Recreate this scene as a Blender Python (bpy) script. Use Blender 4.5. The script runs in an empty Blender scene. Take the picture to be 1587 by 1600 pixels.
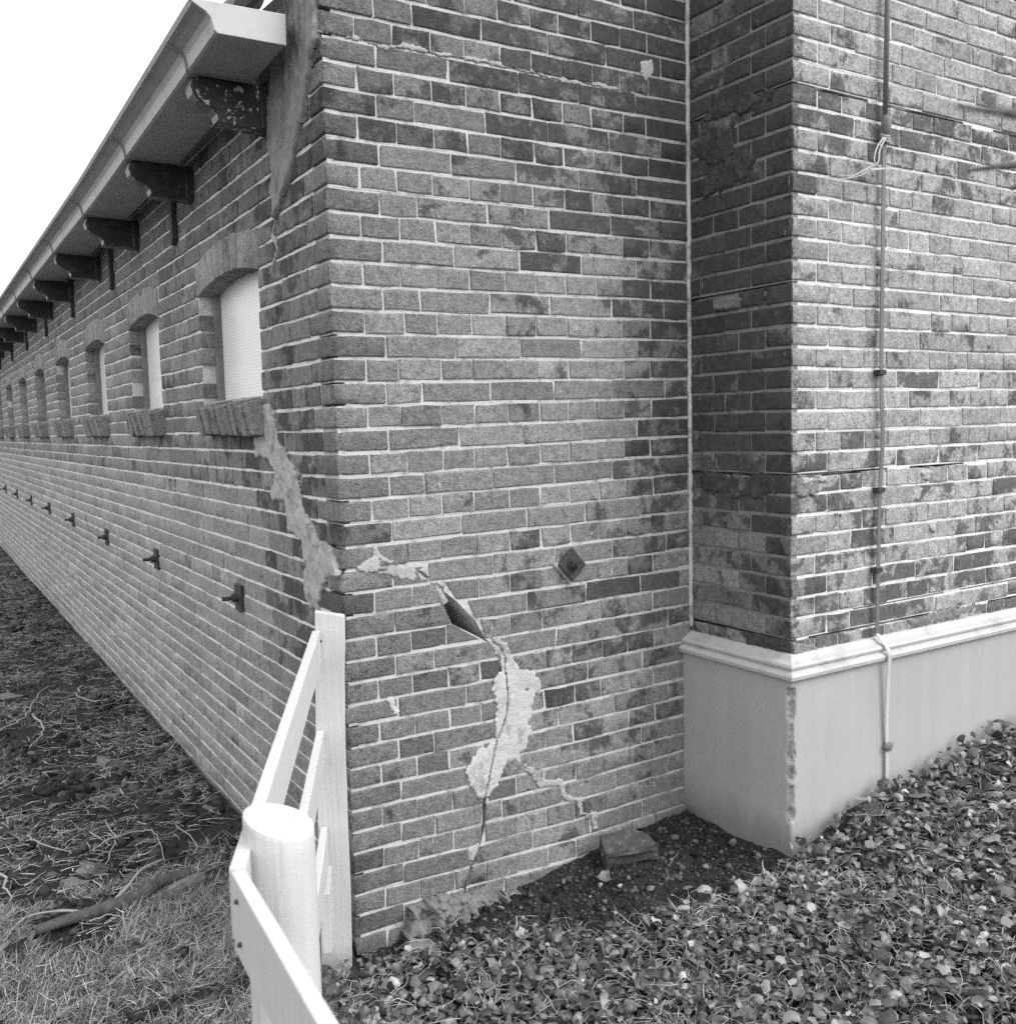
import bpy, math, random
import numpy as np
from mathutils import Vector, Matrix, noise as mnoise

random.seed(7)
RNG = np.random.default_rng(7)
sc = bpy.context.scene
COL = sc.collection

# ------------------------------------------------------------------ camera
# the wide lens stands 2.7 m from the corner of the building: x runs along the gable, y along the side wall, z up
W0, H0 = 1587.0, 1600.0
cc = np.array([793.5, 800.0])
VL, VR = np.array([-150.0, 685.0]), np.array([3220.0, 605.0])
F = math.sqrt(-np.dot(VL - cc, VR - cc))
dY = np.array([*(VL - cc), F]); dY /= np.linalg.norm(dY)
dX = np.array([*(VR - cc), F]); dX /= np.linalg.norm(dX)
dZ = np.cross(dX, dY)
RC = np.stack([dX, dY, dZ], 1)
CAM = np.array([-0.995, -2.477, 1.517])
cam = bpy.data.cameras.new('camera')
camo = bpy.data.objects.new('camera', cam); COL.objects.link(camo)
cam.sensor_fit = 'HORIZONTAL'; cam.sensor_width = 36.0
cam.lens = 36.0 * F / W0
cam.clip_start = 0.02; cam.clip_end = 1000
m = Matrix.Identity(4)
for i in range(3):
    m[i][0] = RC[0][i]; m[i][1] = -RC[1][i]; m[i][2] = -RC[2][i]; m[i][3] = CAM[i]
camo.matrix_world = m
cam.dof.use_dof = True
cam.dof.focus_distance = 2.75
cam.dof.aperture_fstop = 7.5
sc.camera = camo

# ------------------------------------------------------------------ world, sun, exposure
SUN_DIR = Vector((0.50, -0.72, 0.80)).normalized()
world = bpy.data.worlds.new('World'); sc.world = world; world.use_nodes = True
wn, wl = world.node_tree.nodes, world.node_tree.links
wn.clear()
wo = wn.new('ShaderNodeOutputWorld'); bg = wn.new('ShaderNodeBackground'); sky = wn.new('ShaderNodeTexSky'); bw = wn.new('ShaderNodeRGBToBW')
sky.sky_type = 'NISHITA'; sky.sun_disc = False
sky.sun_elevation = math.asin(SUN_DIR.z)
sky.sun_rotation = math.atan2(SUN_DIR.x, SUN_DIR.y)
sky.air_density = 1.6; sky.dust_density = 8.0; sky.ozone_density = 1.0
cloud = wn.new('ShaderNodeMath'); cloud.operation = 'MULTIPLY_ADD'          # closed bright cloud layer over the clear-sky gradient
cloud.inputs[1].default_value = 0.5; cloud.inputs[2].default_value = 9.0
wl.new(sky.outputs[0], bw.inputs[0]); wl.new(bw.outputs[0], cloud.inputs[0]); wl.new(cloud.outputs[0], bg.inputs[0]); wl.new(bg.outputs[0], wo.inputs[0])
bg.inputs[1].default_value = 0.15
sl = bpy.data.lights.new('sun', 'SUN'); sl.energy = 1.3; sl.angle = math.radians(24); sl.color = (1, 1, 1)
so = bpy.data.objects.new('sun', sl); COL.objects.link(so)
so.rotation_euler = SUN_DIR.to_track_quat('Z', 'Y').to_euler()
sc.view_settings.view_transform = 'Standard'; sc.view_settings.look = 'None'
sc.view_settings.gamma = 1.0; sc.view_settings.use_curve_mapping = False
sc.view_settings.exposure = 0.0
sc.render.engine = 'CYCLES'
sc.cycles.max_bounces = 6; sc.cycles.use_denoising = False


# ------------------------------------------------------------------ helpers
def ray(px, py):
    return RC.T @ np.array([px - cc[0], py - cc[1], F])
def on_plane(px, py, axis, val):
    r = ray(px, py); t = (val - CAM[axis]) / r[axis]; return CAM + r * t
def proj(p):
    q = RC @ (np.array(p, float) - CAM)
    return cc[0] + F * q[0] / q[2], cc[1] + F * q[1] / q[2], q[2]

def link(o, parent=None):
    COL.objects.link(o)
    if parent is not None: o.parent = parent
    return o
def empty(name, loc=(0, 0, 0)):
    o = bpy.data.objects.new(name, None); o.location = loc; COL.objects.link(o); return o
def tag(o, label=None, cat=None, group=None, kind=None):
    if label: o['label'] = label
    if cat: o['category'] = cat
    if group: o['group'] = group
    if kind: o['kind'] = kind
    return o
def mesh_pd(name, verts, faces, mat=None, smooth=False):
    me = bpy.data.meshes.new(name)
    me.from_pydata([tuple(map(float, v)) for v in verts], [], faces)
    if mat: me.materials.append(mat)
    if smooth: me.polygons.foreach_set('use_smooth', [True] * len(me.polygons))
    me.update(); return me
def obj_pd(name, verts, faces, mat=None, parent=None, smooth=False):
    return link(bpy.data.objects.new(name, mesh_pd(name, verts, faces, mat, smooth)), parent)
def mesh_np(name, verts, faces, mat=None, tone=None, smooth=False):
    """faces: (n,k) int array; tone: (n,3) per-face values kept as a face colour attribute"""
    me = bpy.data.meshes.new(name)
    n, k = faces.shape
    me.vertices.add(len(verts)); me.vertices.foreach_set('co', verts.astype(np.float32).ravel())
    me.loops.add(n * k); me.loops.foreach_set('vertex_index', faces.astype(np.int32).ravel())
    me.polygons.add(n); me.polygons.foreach_set('loop_start', np.arange(0, n * k, k, dtype=np.int32))
    if smooth: me.polygons.foreach_set('use_smooth', np.ones(n, dtype=bool))
    if mat: me.materials.append(mat)
    me.update(calc_edges=True)
    if tone is not None:
        a = me.attributes.new('tone', 'FLOAT_COLOR', 'FACE')
        c = np.ones((n, 4), np.float32); c[:, :3] = tone
        a.data.foreach_set('color', c.ravel())
    return me

class MB:
    """collects simple shapes into one mesh"""
    def __init__(s): s.v = []; s.f = []
    def add(s, verts, faces):
        b = len(s.v); s.v += [tuple(v) for v in verts]; s.f += [tuple(i + b for i in f) for f in faces]; return s
    def box(s, x0, x1, y0, y1, z0, z1):
        return s.add([(x0, y0, z0), (x1, y0, z0), (x1, y1, z0), (x0, y1, z0), (x0, y0, z1), (x1, y0, z1), (x1, y1, z1), (x0, y1, z1)],
                     [(0, 3, 2, 1), (4, 5, 6, 7), (0, 1, 5, 4), (1, 2, 6, 5), (2, 3, 7, 6), (3, 0, 4, 7)])
    def tube(s, pts, rad, n=8, cap=True, flat=1.0, jit=0.0):
        pts = [Vector(p) for p in pts]
        if not hasattr(rad, '__len__'): rad = [rad] * len(pts)
        b = len(s.v); ref = None
        for i, p in enumerate(pts):
            t = (pts[min(i + 1, len(pts) - 1)] - pts[max(i - 1, 0)]).normalized()
            if ref is None:
                ref = Vector((0, 0, 1)) if abs(t.z) < .9 else Vector((1, 0, 0))
            a = t.cross(ref).normalized(); c = a.cross(t).normalized(); ref = c
            for k in range(n):
                an = 2 * math.pi * k / n
                r = rad[i] * (1 + random.uniform(-jit, jit))
                s.v.append(tuple(p + a * math.cos(an) * r + c * math.sin(an) * r * flat))
        for i in range(len(pts) - 1):
            for k in range(n):
                k2 = (k + 1) % n
                s.f.append((b + i * n + k, b + i * n + k2, b + (i + 1) * n + k2, b + (i + 1) * n + k))
        if cap:
            s.f.append(tuple(b + k for k in range(n))[::-1]); e = b + (len(pts) - 1) * n
            s.f.append(tuple(e + k for k in range(n)))
        return s
    def prism(s, poly, axis, a0, a1):
        """poly of 2-D points in the two other axes, extruded along axis"""
        n = len(poly); vs = []
        for a in (a0, a1):
            for (u, v) in poly:
                vs.append((a, u, v) if axis == 0 else (u, a, v) if axis == 1 else (u, v, a))
        fs = [tuple(range(n)), tuple(range(2 * n - 1, n - 1, -1))] + [(i, i + n, (i + 1) % n + n, (i + 1) % n) for i in range(n)]
        return s.add(vs, fs)
    def build(s, name, mat, parent=None, smooth=False, bevel=0):
        o = obj_pd(name, s.v, s.f, mat, parent, smooth)
        import bmesh
        bm = bmesh.new(); bm.from_mesh(o.data)
        bmesh.ops.recalc_face_normals(bm, faces=bm.faces)
        if bevel:
            bmesh.ops.bevel(bm, geom=list(bm.edges), offset=bevel, segments=2, affect='EDGES', profile=.5, clamp_overlap=True)
        bm.to_mesh(o.data); bm.free()
        return o

def smoothpath(pts, n=6):
    P = [Vector(p) for p in pts]; out = []
    for i in range(len(P) - 1):
        p0, p1, p2, p3 = P[max(i - 1, 0)], P[i], P[i + 1], P[min(i + 2, len(P) - 1)]
        for k in range(n):
            t = k / n
            out.append(0.5 * ((2 * p1) + (p2 - p0) * t + (2 * p0 - 5 * p1 + 4 * p2 - p3) * t * t + (-p0 + 3 * p1 - 3 * p2 + p3) * t ** 3))
    out.append(P[-1]); return out

def clamp(v, a, b): return max(a, min(b, v))
def fbm(x, y, z=0.0, o=4):
    return mnoise.fractal(Vector((x, y, z)), 1.0, 2.0, o)


# ------------------------------------------------------------------ materials (the picture is black and white: every colour is a grey)
class NT:
    def __init__(s, name):
        s.m = bpy.data.materials.new(name); s.m.use_nodes = True
        s.t = s.m.node_tree; s.t.nodes.clear()
        s.out = s.n('ShaderNodeOutputMaterial'); s.b = s.n('ShaderNodeBsdfPrincipled')
        s.l(s.b.outputs[0], s.out.inputs[0])
        s.pos = s.n('ShaderNodeNewGeometry').outputs['Position']
    def n(s, t): return s.t.nodes.new(t)
    def l(s, a, b): s.t.links.new(a, b)
    def put(s, sock, v):
        if isinstance(v, bpy.types.NodeSocket): s.l(v, sock)
        else: sock.default_value = v
    def math(s, op, a, b=0.0, clamp=False):
        n = s.n('ShaderNodeMath'); n.operation = op; n.use_clamp = clamp
        s.put(n.inputs[0], a); s.put(n.inputs[1], b); return n.outputs[0]
    def noise(s, scale, detail=4, rough=.55, vec=None, dist=0.0):
        n = s.n('ShaderNodeTexNoise'); n.inputs['Scale'].default_value = scale; n.inputs['Detail'].default_value = detail
        n.inputs['Roughness'].default_value = rough; n.inputs['Distortion'].default_value = dist
        s.l(vec if vec is not None else s.pos, n.inputs['Vector']); return n.outputs[0]
    def scaled(s, v):
        n = s.n('ShaderNodeVectorMath'); n.operation = 'MULTIPLY'; s.l(s.pos, n.inputs[0]); n.inputs[1].default_value = v; return n.outputs[0]
    def ramp(s, x, a, b, lo=0.0, hi=1.0):
        n = s.n('ShaderNodeMapRange'); n.interpolation_type = 'SMOOTHSTEP'
        s.put(n.inputs[0], x); n.inputs[1].default_value = a; n.inputs[2].default_value = b; s.put(n.inputs[3], lo); s.put(n.inputs[4], hi); return n.outputs[0]
    def mix(s, f, a, b):
        n = s.n('ShaderNodeMix'); n.data_type = 'FLOAT'; s.put(n.inputs[0], f); s.put(n.inputs[2], a); s.put(n.inputs[3], b); return n.outputs[0]
    def bump(s, h, strength, dist):
        n = s.n('ShaderNodeBump'); s.put(n.inputs['Strength'], strength); n.inputs['Distance'].default_value = dist; s.l(h, n.inputs['Height'])
        s.l(n.outputs[0], s.b.inputs['Normal'])
    def grey(s, v): s.put(s.b.inputs['Base Color'], v) if isinstance(v, bpy.types.NodeSocket) else s.b.inputs['Base Color'].__setattr__('default_value', (v, v, v, 1))
    def surf(s, rough=.85, spec=.3):
        s.b.inputs['Roughness'].default_value = rough; s.b.inputs['Specular IOR Level'].default_value = spec

def simple_mat(name, v, rough=.8, spec=.3, var=.3, nscale=12, fine=90, bump=.3, bdist=.003, dirt=0.0, dirtv=.08, dscale=6):
    t = NT(name)
    a = t.noise(nscale, 5); b = t.noise(fine, 4)
    k = t.math('ADD', t.math('MULTIPLY', t.math('SUBTRACT', a, .5), var * 2), t.math('MULTIPLY', t.math('SUBTRACT', b, .5), var * 1.2))
    c = t.math('MULTIPLY', t.math('ADD', k, 1.0), v)
    if dirt:
        c = t.mix(t.math('MULTIPLY', t.ramp(t.noise(dscale, 6, .65), .5, .68), dirt), c, dirtv)
    t.grey(c); t.surf(rough, spec); t.bump(b, bump, bdist); return t.m

def brick_mat(name, use_attr, soot_x=None):
    t = NT(name)
    if use_attr:
        a = t.n('ShaderNodeAttribute'); a.attribute_name = 'tone'; col = a.outputs['Color']
    else:
        col = t.n('ShaderNodeObjectInfo').outputs['Color']
    sp = t.n('ShaderNodeSeparateColor'); t.l(col, sp.inputs[0]); tone, stain, rough = sp.outputs[0], sp.outputs[1], sp.outputs[2]
    blotch = t.noise(11, 6, .62, dist=.4)
    speck = t.noise(75, 5, .75)
    big = t.noise(1.0, 4, .6, t.scaled((4.2, 4.2, 2.6)))
    lev = t.math('ADD', t.math('ADD', blotch, t.math('MULTIPLY', t.math('SUBTRACT', speck, .5), .34)), t.math('MULTIPLY', t.math('SUBTRACT', stain, .5), .62))
    lev = t.math('ADD', lev, t.math('MULTIPLY', t.math('SUBTRACT', big, .5), .55))
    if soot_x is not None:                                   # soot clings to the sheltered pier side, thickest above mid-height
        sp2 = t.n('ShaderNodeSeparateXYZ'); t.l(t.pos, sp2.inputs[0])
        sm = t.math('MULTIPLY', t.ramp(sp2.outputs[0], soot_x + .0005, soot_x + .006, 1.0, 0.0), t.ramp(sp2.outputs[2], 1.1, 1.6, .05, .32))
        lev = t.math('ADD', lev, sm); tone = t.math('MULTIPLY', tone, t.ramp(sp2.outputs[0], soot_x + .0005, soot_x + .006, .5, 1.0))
    mask = t.ramp(lev, .48, .61)
    grain = t.noise(170, 4, .75)
    mid = t.noise(38, 5, .6)
    base = t.math('MULTIPLY', tone, t.math('MAXIMUM', t.math('ADD', -1.05, t.math('ADD', t.math('MULTIPLY', grain, 2.7), t.math('MULTIPLY', mid, 1.4))), .2))
    dark = t.math('MULTIPLY', t.math('ADD', .028, t.math('MULTIPLY', tone, .20)), t.math('MAXIMUM', t.math('ADD', -.75, t.math('ADD', t.math('MULTIPLY', grain, 2.0), t.math('MULTIPLY', mid, 1.5))), .25))
    c = t.mix(t.math('MULTIPLY', mask, .9), base, dark)
    # mineral bloom and splashes
    bloom = t.ramp(t.noise(26, 6, .7), .62, .78)
    c = t.mix(t.math('MULTIPLY', bloom, .30), c, .36)
    pits = t.ramp(t.noise(130, 2, .5), .66, .74)
    c = t.mix(t.math('MULTIPLY', pits, t.math('MULTIPLY', rough, .75)), c, .035)
    drip = t.ramp(t.noise(1.0, 2, .5, t.scaled((150, 150, 16))), .745, .78)
    c = t.mix(t.math('MULTIPLY', drip, .8), c, .72)
    t.grey(c); t.surf(.88, .25)
    h = t.math('ADD', t.noise(110, 8, .75), t.math('MULTIPLY', t.noise(34, 4), .9))
    t.bump(h, t.math('ADD', .25, t.math('MULTIPLY', rough, .75)), .011)
    return t.m

def mortar_mat(name, v=.57, dark=.6):
    t = NT(name)
    b = t.noise(140, 6, .7); a = t.noise(16, 5, .6)
    c = t.math('MULTIPLY', v, t.math('ADD', .62, t.math('ADD', t.math('MULTIPLY', a, .5), t.math('MULTIPLY', b, .28))))
    c = t.mix(t.math('MULTIPLY', t.ramp(t.noise(13, 7, .72), .50, .66), dark), c, .10)
    t.grey(c); t.surf(.9, .2); t.bump(b, .8, .004); return t.m

def tone_mat(name, rough=.7, spec=.3, transl=0.0, fine=160):
    t = NT(name)
    a = t.n('ShaderNodeAttribute'); a.attribute_name = 'tone'
    sp = t.n('ShaderNodeSeparateColor'); t.l(a.outputs['Color'], sp.inputs[0])
    c = t.math('MULTIPLY', sp.outputs[0], t.math('ADD', .6, t.math('MULTIPLY', t.noise(fine, 3), .8)))
    t.grey(c); t.surf(rough, spec)
    if transl:
        tr = t.n('ShaderNodeBsdfTranslucent'); mx = t.n('ShaderNodeMixShader'); mx.inputs[0].default_value = transl
        t.l(c, tr.inputs[0]); t.l(t.b.outputs[0], mx.inputs[1]); t.l(tr.outputs[0], mx.inputs[2]); t.l(mx.outputs[0], t.out.inputs[0])
    return t.m

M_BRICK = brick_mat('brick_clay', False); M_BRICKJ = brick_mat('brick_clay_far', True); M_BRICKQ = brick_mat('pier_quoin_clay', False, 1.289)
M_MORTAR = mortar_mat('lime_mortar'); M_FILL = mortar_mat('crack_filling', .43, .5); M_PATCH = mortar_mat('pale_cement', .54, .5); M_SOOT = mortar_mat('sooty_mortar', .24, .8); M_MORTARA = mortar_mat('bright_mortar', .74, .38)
M_CORE = simple_mat('wall_core', .05)  # near black, so the shade inside the crack hole is in the colour
M_WHITE = None
def white_paint():
    t = NT('white_fence_paint')
    g = t.noise(1.0, 5, .6, t.scaled((110, 110, 5))); d = t.noise(7, 6, .65); s = t.noise(60, 5, .7)
    c = t.math('MULTIPLY', .58, t.math('ADD', .84, t.math('MULTIPLY', g, .26)))
    c = t.mix(t.math('MULTIPLY', t.ramp(d, .56, .74), .28), c, .45)
    c = t.mix(t.math('MULTIPLY', t.ramp(s, .66, .72), .55), c, .25)
    sp = t.n('ShaderNodeSeparateXYZ'); t.l(t.pos, sp.inputs[0])
    c = t.mix(t.math('MULTIPLY', t.ramp(t.math('ADD', sp.outputs[2], t.math('MULTIPLY', t.noise(22, 6, .7), .28)), .14, .30, 1.0, 0.0), .6), c, .16)
    streak = t.noise(1.0, 5, .65, t.scaled((60, 60, 2.2)))
    c = t.mix(t.math('MULTIPLY', t.ramp(streak, .58, .72), .35), c, .30)
    t.grey(c); t.surf(.6, .35); t.bump(t.math('ADD', g, t.math('MULTIPLY', s, .5)), .45, .004); return t.m
M_WHITE = white_paint()
def plaster():
    t = NT('painted_plinth_plaster')
    f = t.noise(320, 3, .6); a = t.noise(3, 5, .6); st = t.noise(1.0, 4, .6, t.scaled((22, 22, 1.6)))
    c = t.math('MULTIPLY', .385, t.math('ADD', .72, t.math('ADD', t.math('MULTIPLY', f, .22), t.math('ADD', t.math('MULTIPLY', a, .26), t.math('MULTIPLY', st, .18)))))
    sp = t.n('ShaderNodeSeparateXYZ'); t.l(t.pos, sp.inputs[0])
    low = t.math('MULTIPLY', t.ramp(t.math('ADD', sp.outputs[2], t.math('MULTIPLY', t.noise(14, 5), .14)), .22, .38, 1.0, 0.0), .6)
    c = t.mix(low, c, .16)
    t.grey(c); t.surf(.75, .3); t.bump(f, .25, .002); return t.m
M_PLASTER = plaster()
M_MOULD = simple_mat('moulding_paint', .50, .6, .35, .1, 5, 120, .2, .002, .5, .28, 9)
M_SPALL = simple_mat('spalled_dark_brick', .075, .95, .1, .6, 40, 160, 1.0, .008, .4, .2, 30); M_SPALLL = simple_mat('spalled_pale_brick', .26, .95, .1, .5, 40, 160, 1.0, .008, .4, .09, 30)
M_CHIP = simple_mat('broken_plaster', .36, .95, .1, .5, 40, 160, 1.0, .006)
M_GUTTER = simple_mat('gutter_paint', .50, .45, .4, .10, 4, 60, .08, .001, .45, .30, 7)
M_GUTTERJ = simple_mat('gutter_joint', .30, .5, .4, .2)
def peel():
    t = NT('peeling_dark_paint')
    p = t.noise(34, 7, .7, dist=.6)
    c = t.mix(t.ramp(p, .575, .59), .035, .62)
    t.grey(c); t.surf(.35, .5); t.bump(p, .6, .004); return t.m
M_PEEL = peel()
M_DARKP = simple_mat('dark_bracket_paint', .035, .33, .5, .5, 20, 80, .3, .003, .12, .4, 30)
M_EDGE = simple_mat('skylit_bracket_edge', .17, .4, .5, .6, 25, 80, .3, .003, .4, .03, 22)  # edge paint remains, lightened further to hold sky light on the curved front
M_IRON = simple_mat('rusty_iron', .045, .7, .4, .6, 30, 150, .8, .004, .3, .12, 40)
M_STRIP = simple_mat('dull_conductor_metal', .16, .5, .4, .3, 10, 120, .3, .002)
M_STRIPW = simple_mat('painted_conductor', .52, .6, .35, .12)
M_CORD = simple_mat('pale_cord', .46, .9, .1, .2, 60, 300, .4, .002)
M_FRAME = simple_mat('grey_window_frame', .20, .6, .3, .4, 18, 90, .4, .003, .4, .08)
def pane_m():
    t = NT('white_netting_pane')
    w1 = t.n('ShaderNodeTexWave'); w1.bands_direction = 'Y'; w1.inputs['Scale'].default_value = 26; t.l(t.pos, w1.inputs[0])
    w2 = t.n('ShaderNodeTexWave'); w2.bands_direction = 'Z'; w2.inputs['Scale'].default_value = 26; t.l(t.pos, w2.inputs[0])
    h = t.math('MULTIPLY', w1.outputs[1], w2.outputs[1])
    c = t.math('ADD', .74, t.math('MULTIPLY', h, .22)); t.grey(c); t.surf(.28, .6); t.bump(h, .12, .001); return t.m
M_PANE = pane_m()
M_TILE = simple_mat('clay_roof_tile', .20, .7, .3, .35, 14, 90, .4, .004)
M_BARK = simple_mat('twig_bark', .10, .85, .2, .6, 45, 160, 1.0, .006, .35, .25, 30)
M_BARKP = simple_mat('pale_bare_twig', .34, .8, .25, .3, 30, 200, .5, .002)
M_STONE = simple_mat('rough_stone', .21, .9, .2, .4, 25, 160, .9, .005, .5, .09, 14)
M_DARKBRICK = simple_mat('dirty_brick_piece', .085, .9, .2, .5, 25, 180, .9, .005, .35, .30, 50)
M_OFFCUT = simple_mat('weathered_offcut', .19, .85, .2, .4, 30, 160, .6, .003, .4, .08, 20)
M_LEAFD = simple_mat('dead_leaf_skin', .44, .7, .3, .3, 60, 200, .4, .003)
M_LEAF = tone_mat('ground_cover_leaf', .42, .5, .10)
M_GRASS = tone_mat('grass_blade', .6, .3, .15, 40)
M_STRAW = tone_mat('dry_straw', .8, .2)
M_CLOD = tone_mat('soil_crumb', .95, .1)
def soil():
    t = NT('soil')
    a = t.noise(5, 6, .6); b = t.noise(60, 8, .75); g = t.noise(220, 3, .6)
    c = t.math('MULTIPLY', t.math('ADD', .006, t.math('ADD', t.math('MULTIPLY', a, .035), t.math('MULTIPLY', b, .065))), t.math('ADD', .5, g))
    c = t.mix(t.math('MULTIPLY', t.ramp(t.noise(95, 5, .7), .66, .73), .6), c, .22)
    t.grey(c); t.surf(.95, .15); t.bump(t.math('ADD', b, t.math('MULTIPLY', g, .4)), 1.0, .02); return t.m
M_SOIL = soil()


# ------------------------------------------------------------------ ground
GX = [(-60, .03), (-.12, .025), (0, .0), (.2, .018), (.6, .065), (.8, .095), (1.0, .125), (1.25, .145), (1.55, .20), (2.1, .26), (2.6, .31), (3.2, .35), (60, .4)]
def gh0(x):
    for (a, za), (b, zb) in zip(GX, GX[1:]):
        if x <= b: return za + (zb - za) * (x - a) / (b - a)
    return GX[-1][1]
def gh(x, y):
    z = gh0(x)
    if x < 0 and y > 0: z = .045 + .02 * max(0, 1 + x)          # lawn along the side wall
    elif x < 0: z = z * 1.0 + .0
    if x < 0: z += .018 * fbm(x * 2.3, y * 2.3, 3.1) + .010 * fbm(x * 9, y * 9, 1.7, 3)
    else: z += .020 * fbm(x * 3.1, y * 3.1, 5.3) * min(1, max(0, -y) * 4) + .008 * fbm(x * 12, y * 12, 2.2, 3)
    if x > 1.2: z += .045 * math.exp(-((y + .5) / .10) ** 2) * clamp((x - 1.2) / .25, 0, 1)
    if 0.5 < x < 1.25 and -.35 < y < 0: z -= .02 * math.exp(-((x - 1.08) / .15) ** 2 - ((y + .3) / .12) ** 2)
    return z
def graded(lo, hi, step, far):
    a = list(np.arange(lo, hi + 1e-6, step)); s = step; x = hi
    while x < far: s *= 1.35; x += s; a.append(x)
    s = step; x = lo; pre = []
    while x > -far: s *= 1.35; x -= s; pre.append(x)
    return pre[::-1] + a
gx = graded(-2.0, 2.9, .02, 260); gy = graded(-1.9, 1.6, .02, 260)
gv = np.array([(x, y, gh(x, y) + (.006 * fbm(x * 42, y * 42, 9, 2) if abs(x) < 3 and abs(y) < 3 else 0)) for y in gy for x in gx])
nx = len(gx); ii, jj = np.meshgrid(np.arange(nx - 1), np.arange(len(gy) - 1)); base = (jj * nx + ii).ravel()
gf = np.stack([base, base + 1, base + 1 + nx, base + nx], 1)
ground = link(bpy.data.objects.new('ground', mesh_np('ground', gv, gf, M_SOIL, smooth=True))); tag(ground, kind='structure')


# ------------------------------------------------------------------ bricks
CH = 0.0648                                   # one course with its joint
def brick_geo(quad, depth=.10, bevel=.0014, jit=.0015, rng=random, damage=0.0, face=.0008):
    """a worn brick from four corners (bl, br, tr, tl) in its face plane (a, c); b < 0 lies inside the wall.  Local Y = -b (front is -Y)"""
    bl, br, tr, tl = [np.array(p, float) for p in quad]
    w = max(np.linalg.norm(br - bl), .012); h = max(np.linalg.norm(tl - bl), .012)
    eu = min(.0032 / w, .3); ev = min(.003 / h, .3)
    us = [0, eu, .5 + rng.uniform(-.12, .12), 1 - eu, 1]; vs = [0, ev, 1 - ev, 1]
    V = []
    for j, v in enumerate(vs):
        for i, u in enumerate(us):
            p = bl * (1 - u) * (1 - v) + br * u * (1 - v) + tr * u * v + tl * (1 - u) * v
            ring = i in (0, 4) or j in (0, 3)
            dx, dz = rng.gauss(0, jit), rng.gauss(0, jit)
            b = -bevel + clamp(rng.gauss(0, .0004), -.0008, .0008) if ring else clamp(rng.gauss(.0002, face), -.0008, .0025)
            V.append([p[0] + dx, -b, p[1] + dz])
    if rng.random() < damage:
        ci = rng.choice([0, 4, 15, 19]); sx = 1 if ci in (0, 15) else -1; sz = 1 if ci < 5 else -1
        inn = {0: 6, 4: 8, 15: 11, 19: 13}[ci]; ddx = sx * rng.uniform(.002, .013) * min(1, w / .1); ddz = sz * rng.uniform(.002, .008)
        V[ci][0] += ddx; V[ci][2] += ddz; V[ci][1] += rng.uniform(.001, .005); V[inn][0] += ddx * 1.1; V[inn][2] += ddz * 1.1
        nb = ci + 5 if ci < 5 else ci - 5; V[nb][1] += rng.uniform(.0, .001); V[nb][0] += ddx * .3
        nb2 = ci + sx; V[nb2][1] += rng.uniform(.0, .001); V[nb2][2] += ddz * .4
    Fc = []
    for j in range(3):
        for i in range(4):
            k = j * 5 + i; Fc.append((k, k + 1, k + 6, k + 5))
    ring = [0, 1, 2, 3, 4, 9, 14, 19, 18, 17, 16, 15, 10, 5]
    nb = len(V)
    for k in ring: V.append([V[k][0], depth, V[k][2]])
    for i in range(len(ring)):
        i2 = (i + 1) % len(ring); Fc.append((ring[i2], ring[i], nb + i, nb + i2))
    return V, Fc

TEMPL = {}
def template(cls, dmg):
    key = (cls, dmg)
    if key not in TEMPL:
        w = {'H': .106, 'Q': .155, 'S': .219}[cls]; L = []
        for i in range(6 if not dmg else 5):
            q = [(-w / 2, -.028), (w / 2, -.028), (w / 2, .028), (-w / 2, .028)]
            V, Fc = brick_geo(q, .10, damage=1.0 if dmg else 0.0, face=.0008 if not dmg else .0014)
            L.append(mesh_pd('brick', V, Fc, M_BRICK, False))
        TEMPL[key] = (w, L)
    return TEMPL[key]

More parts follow.
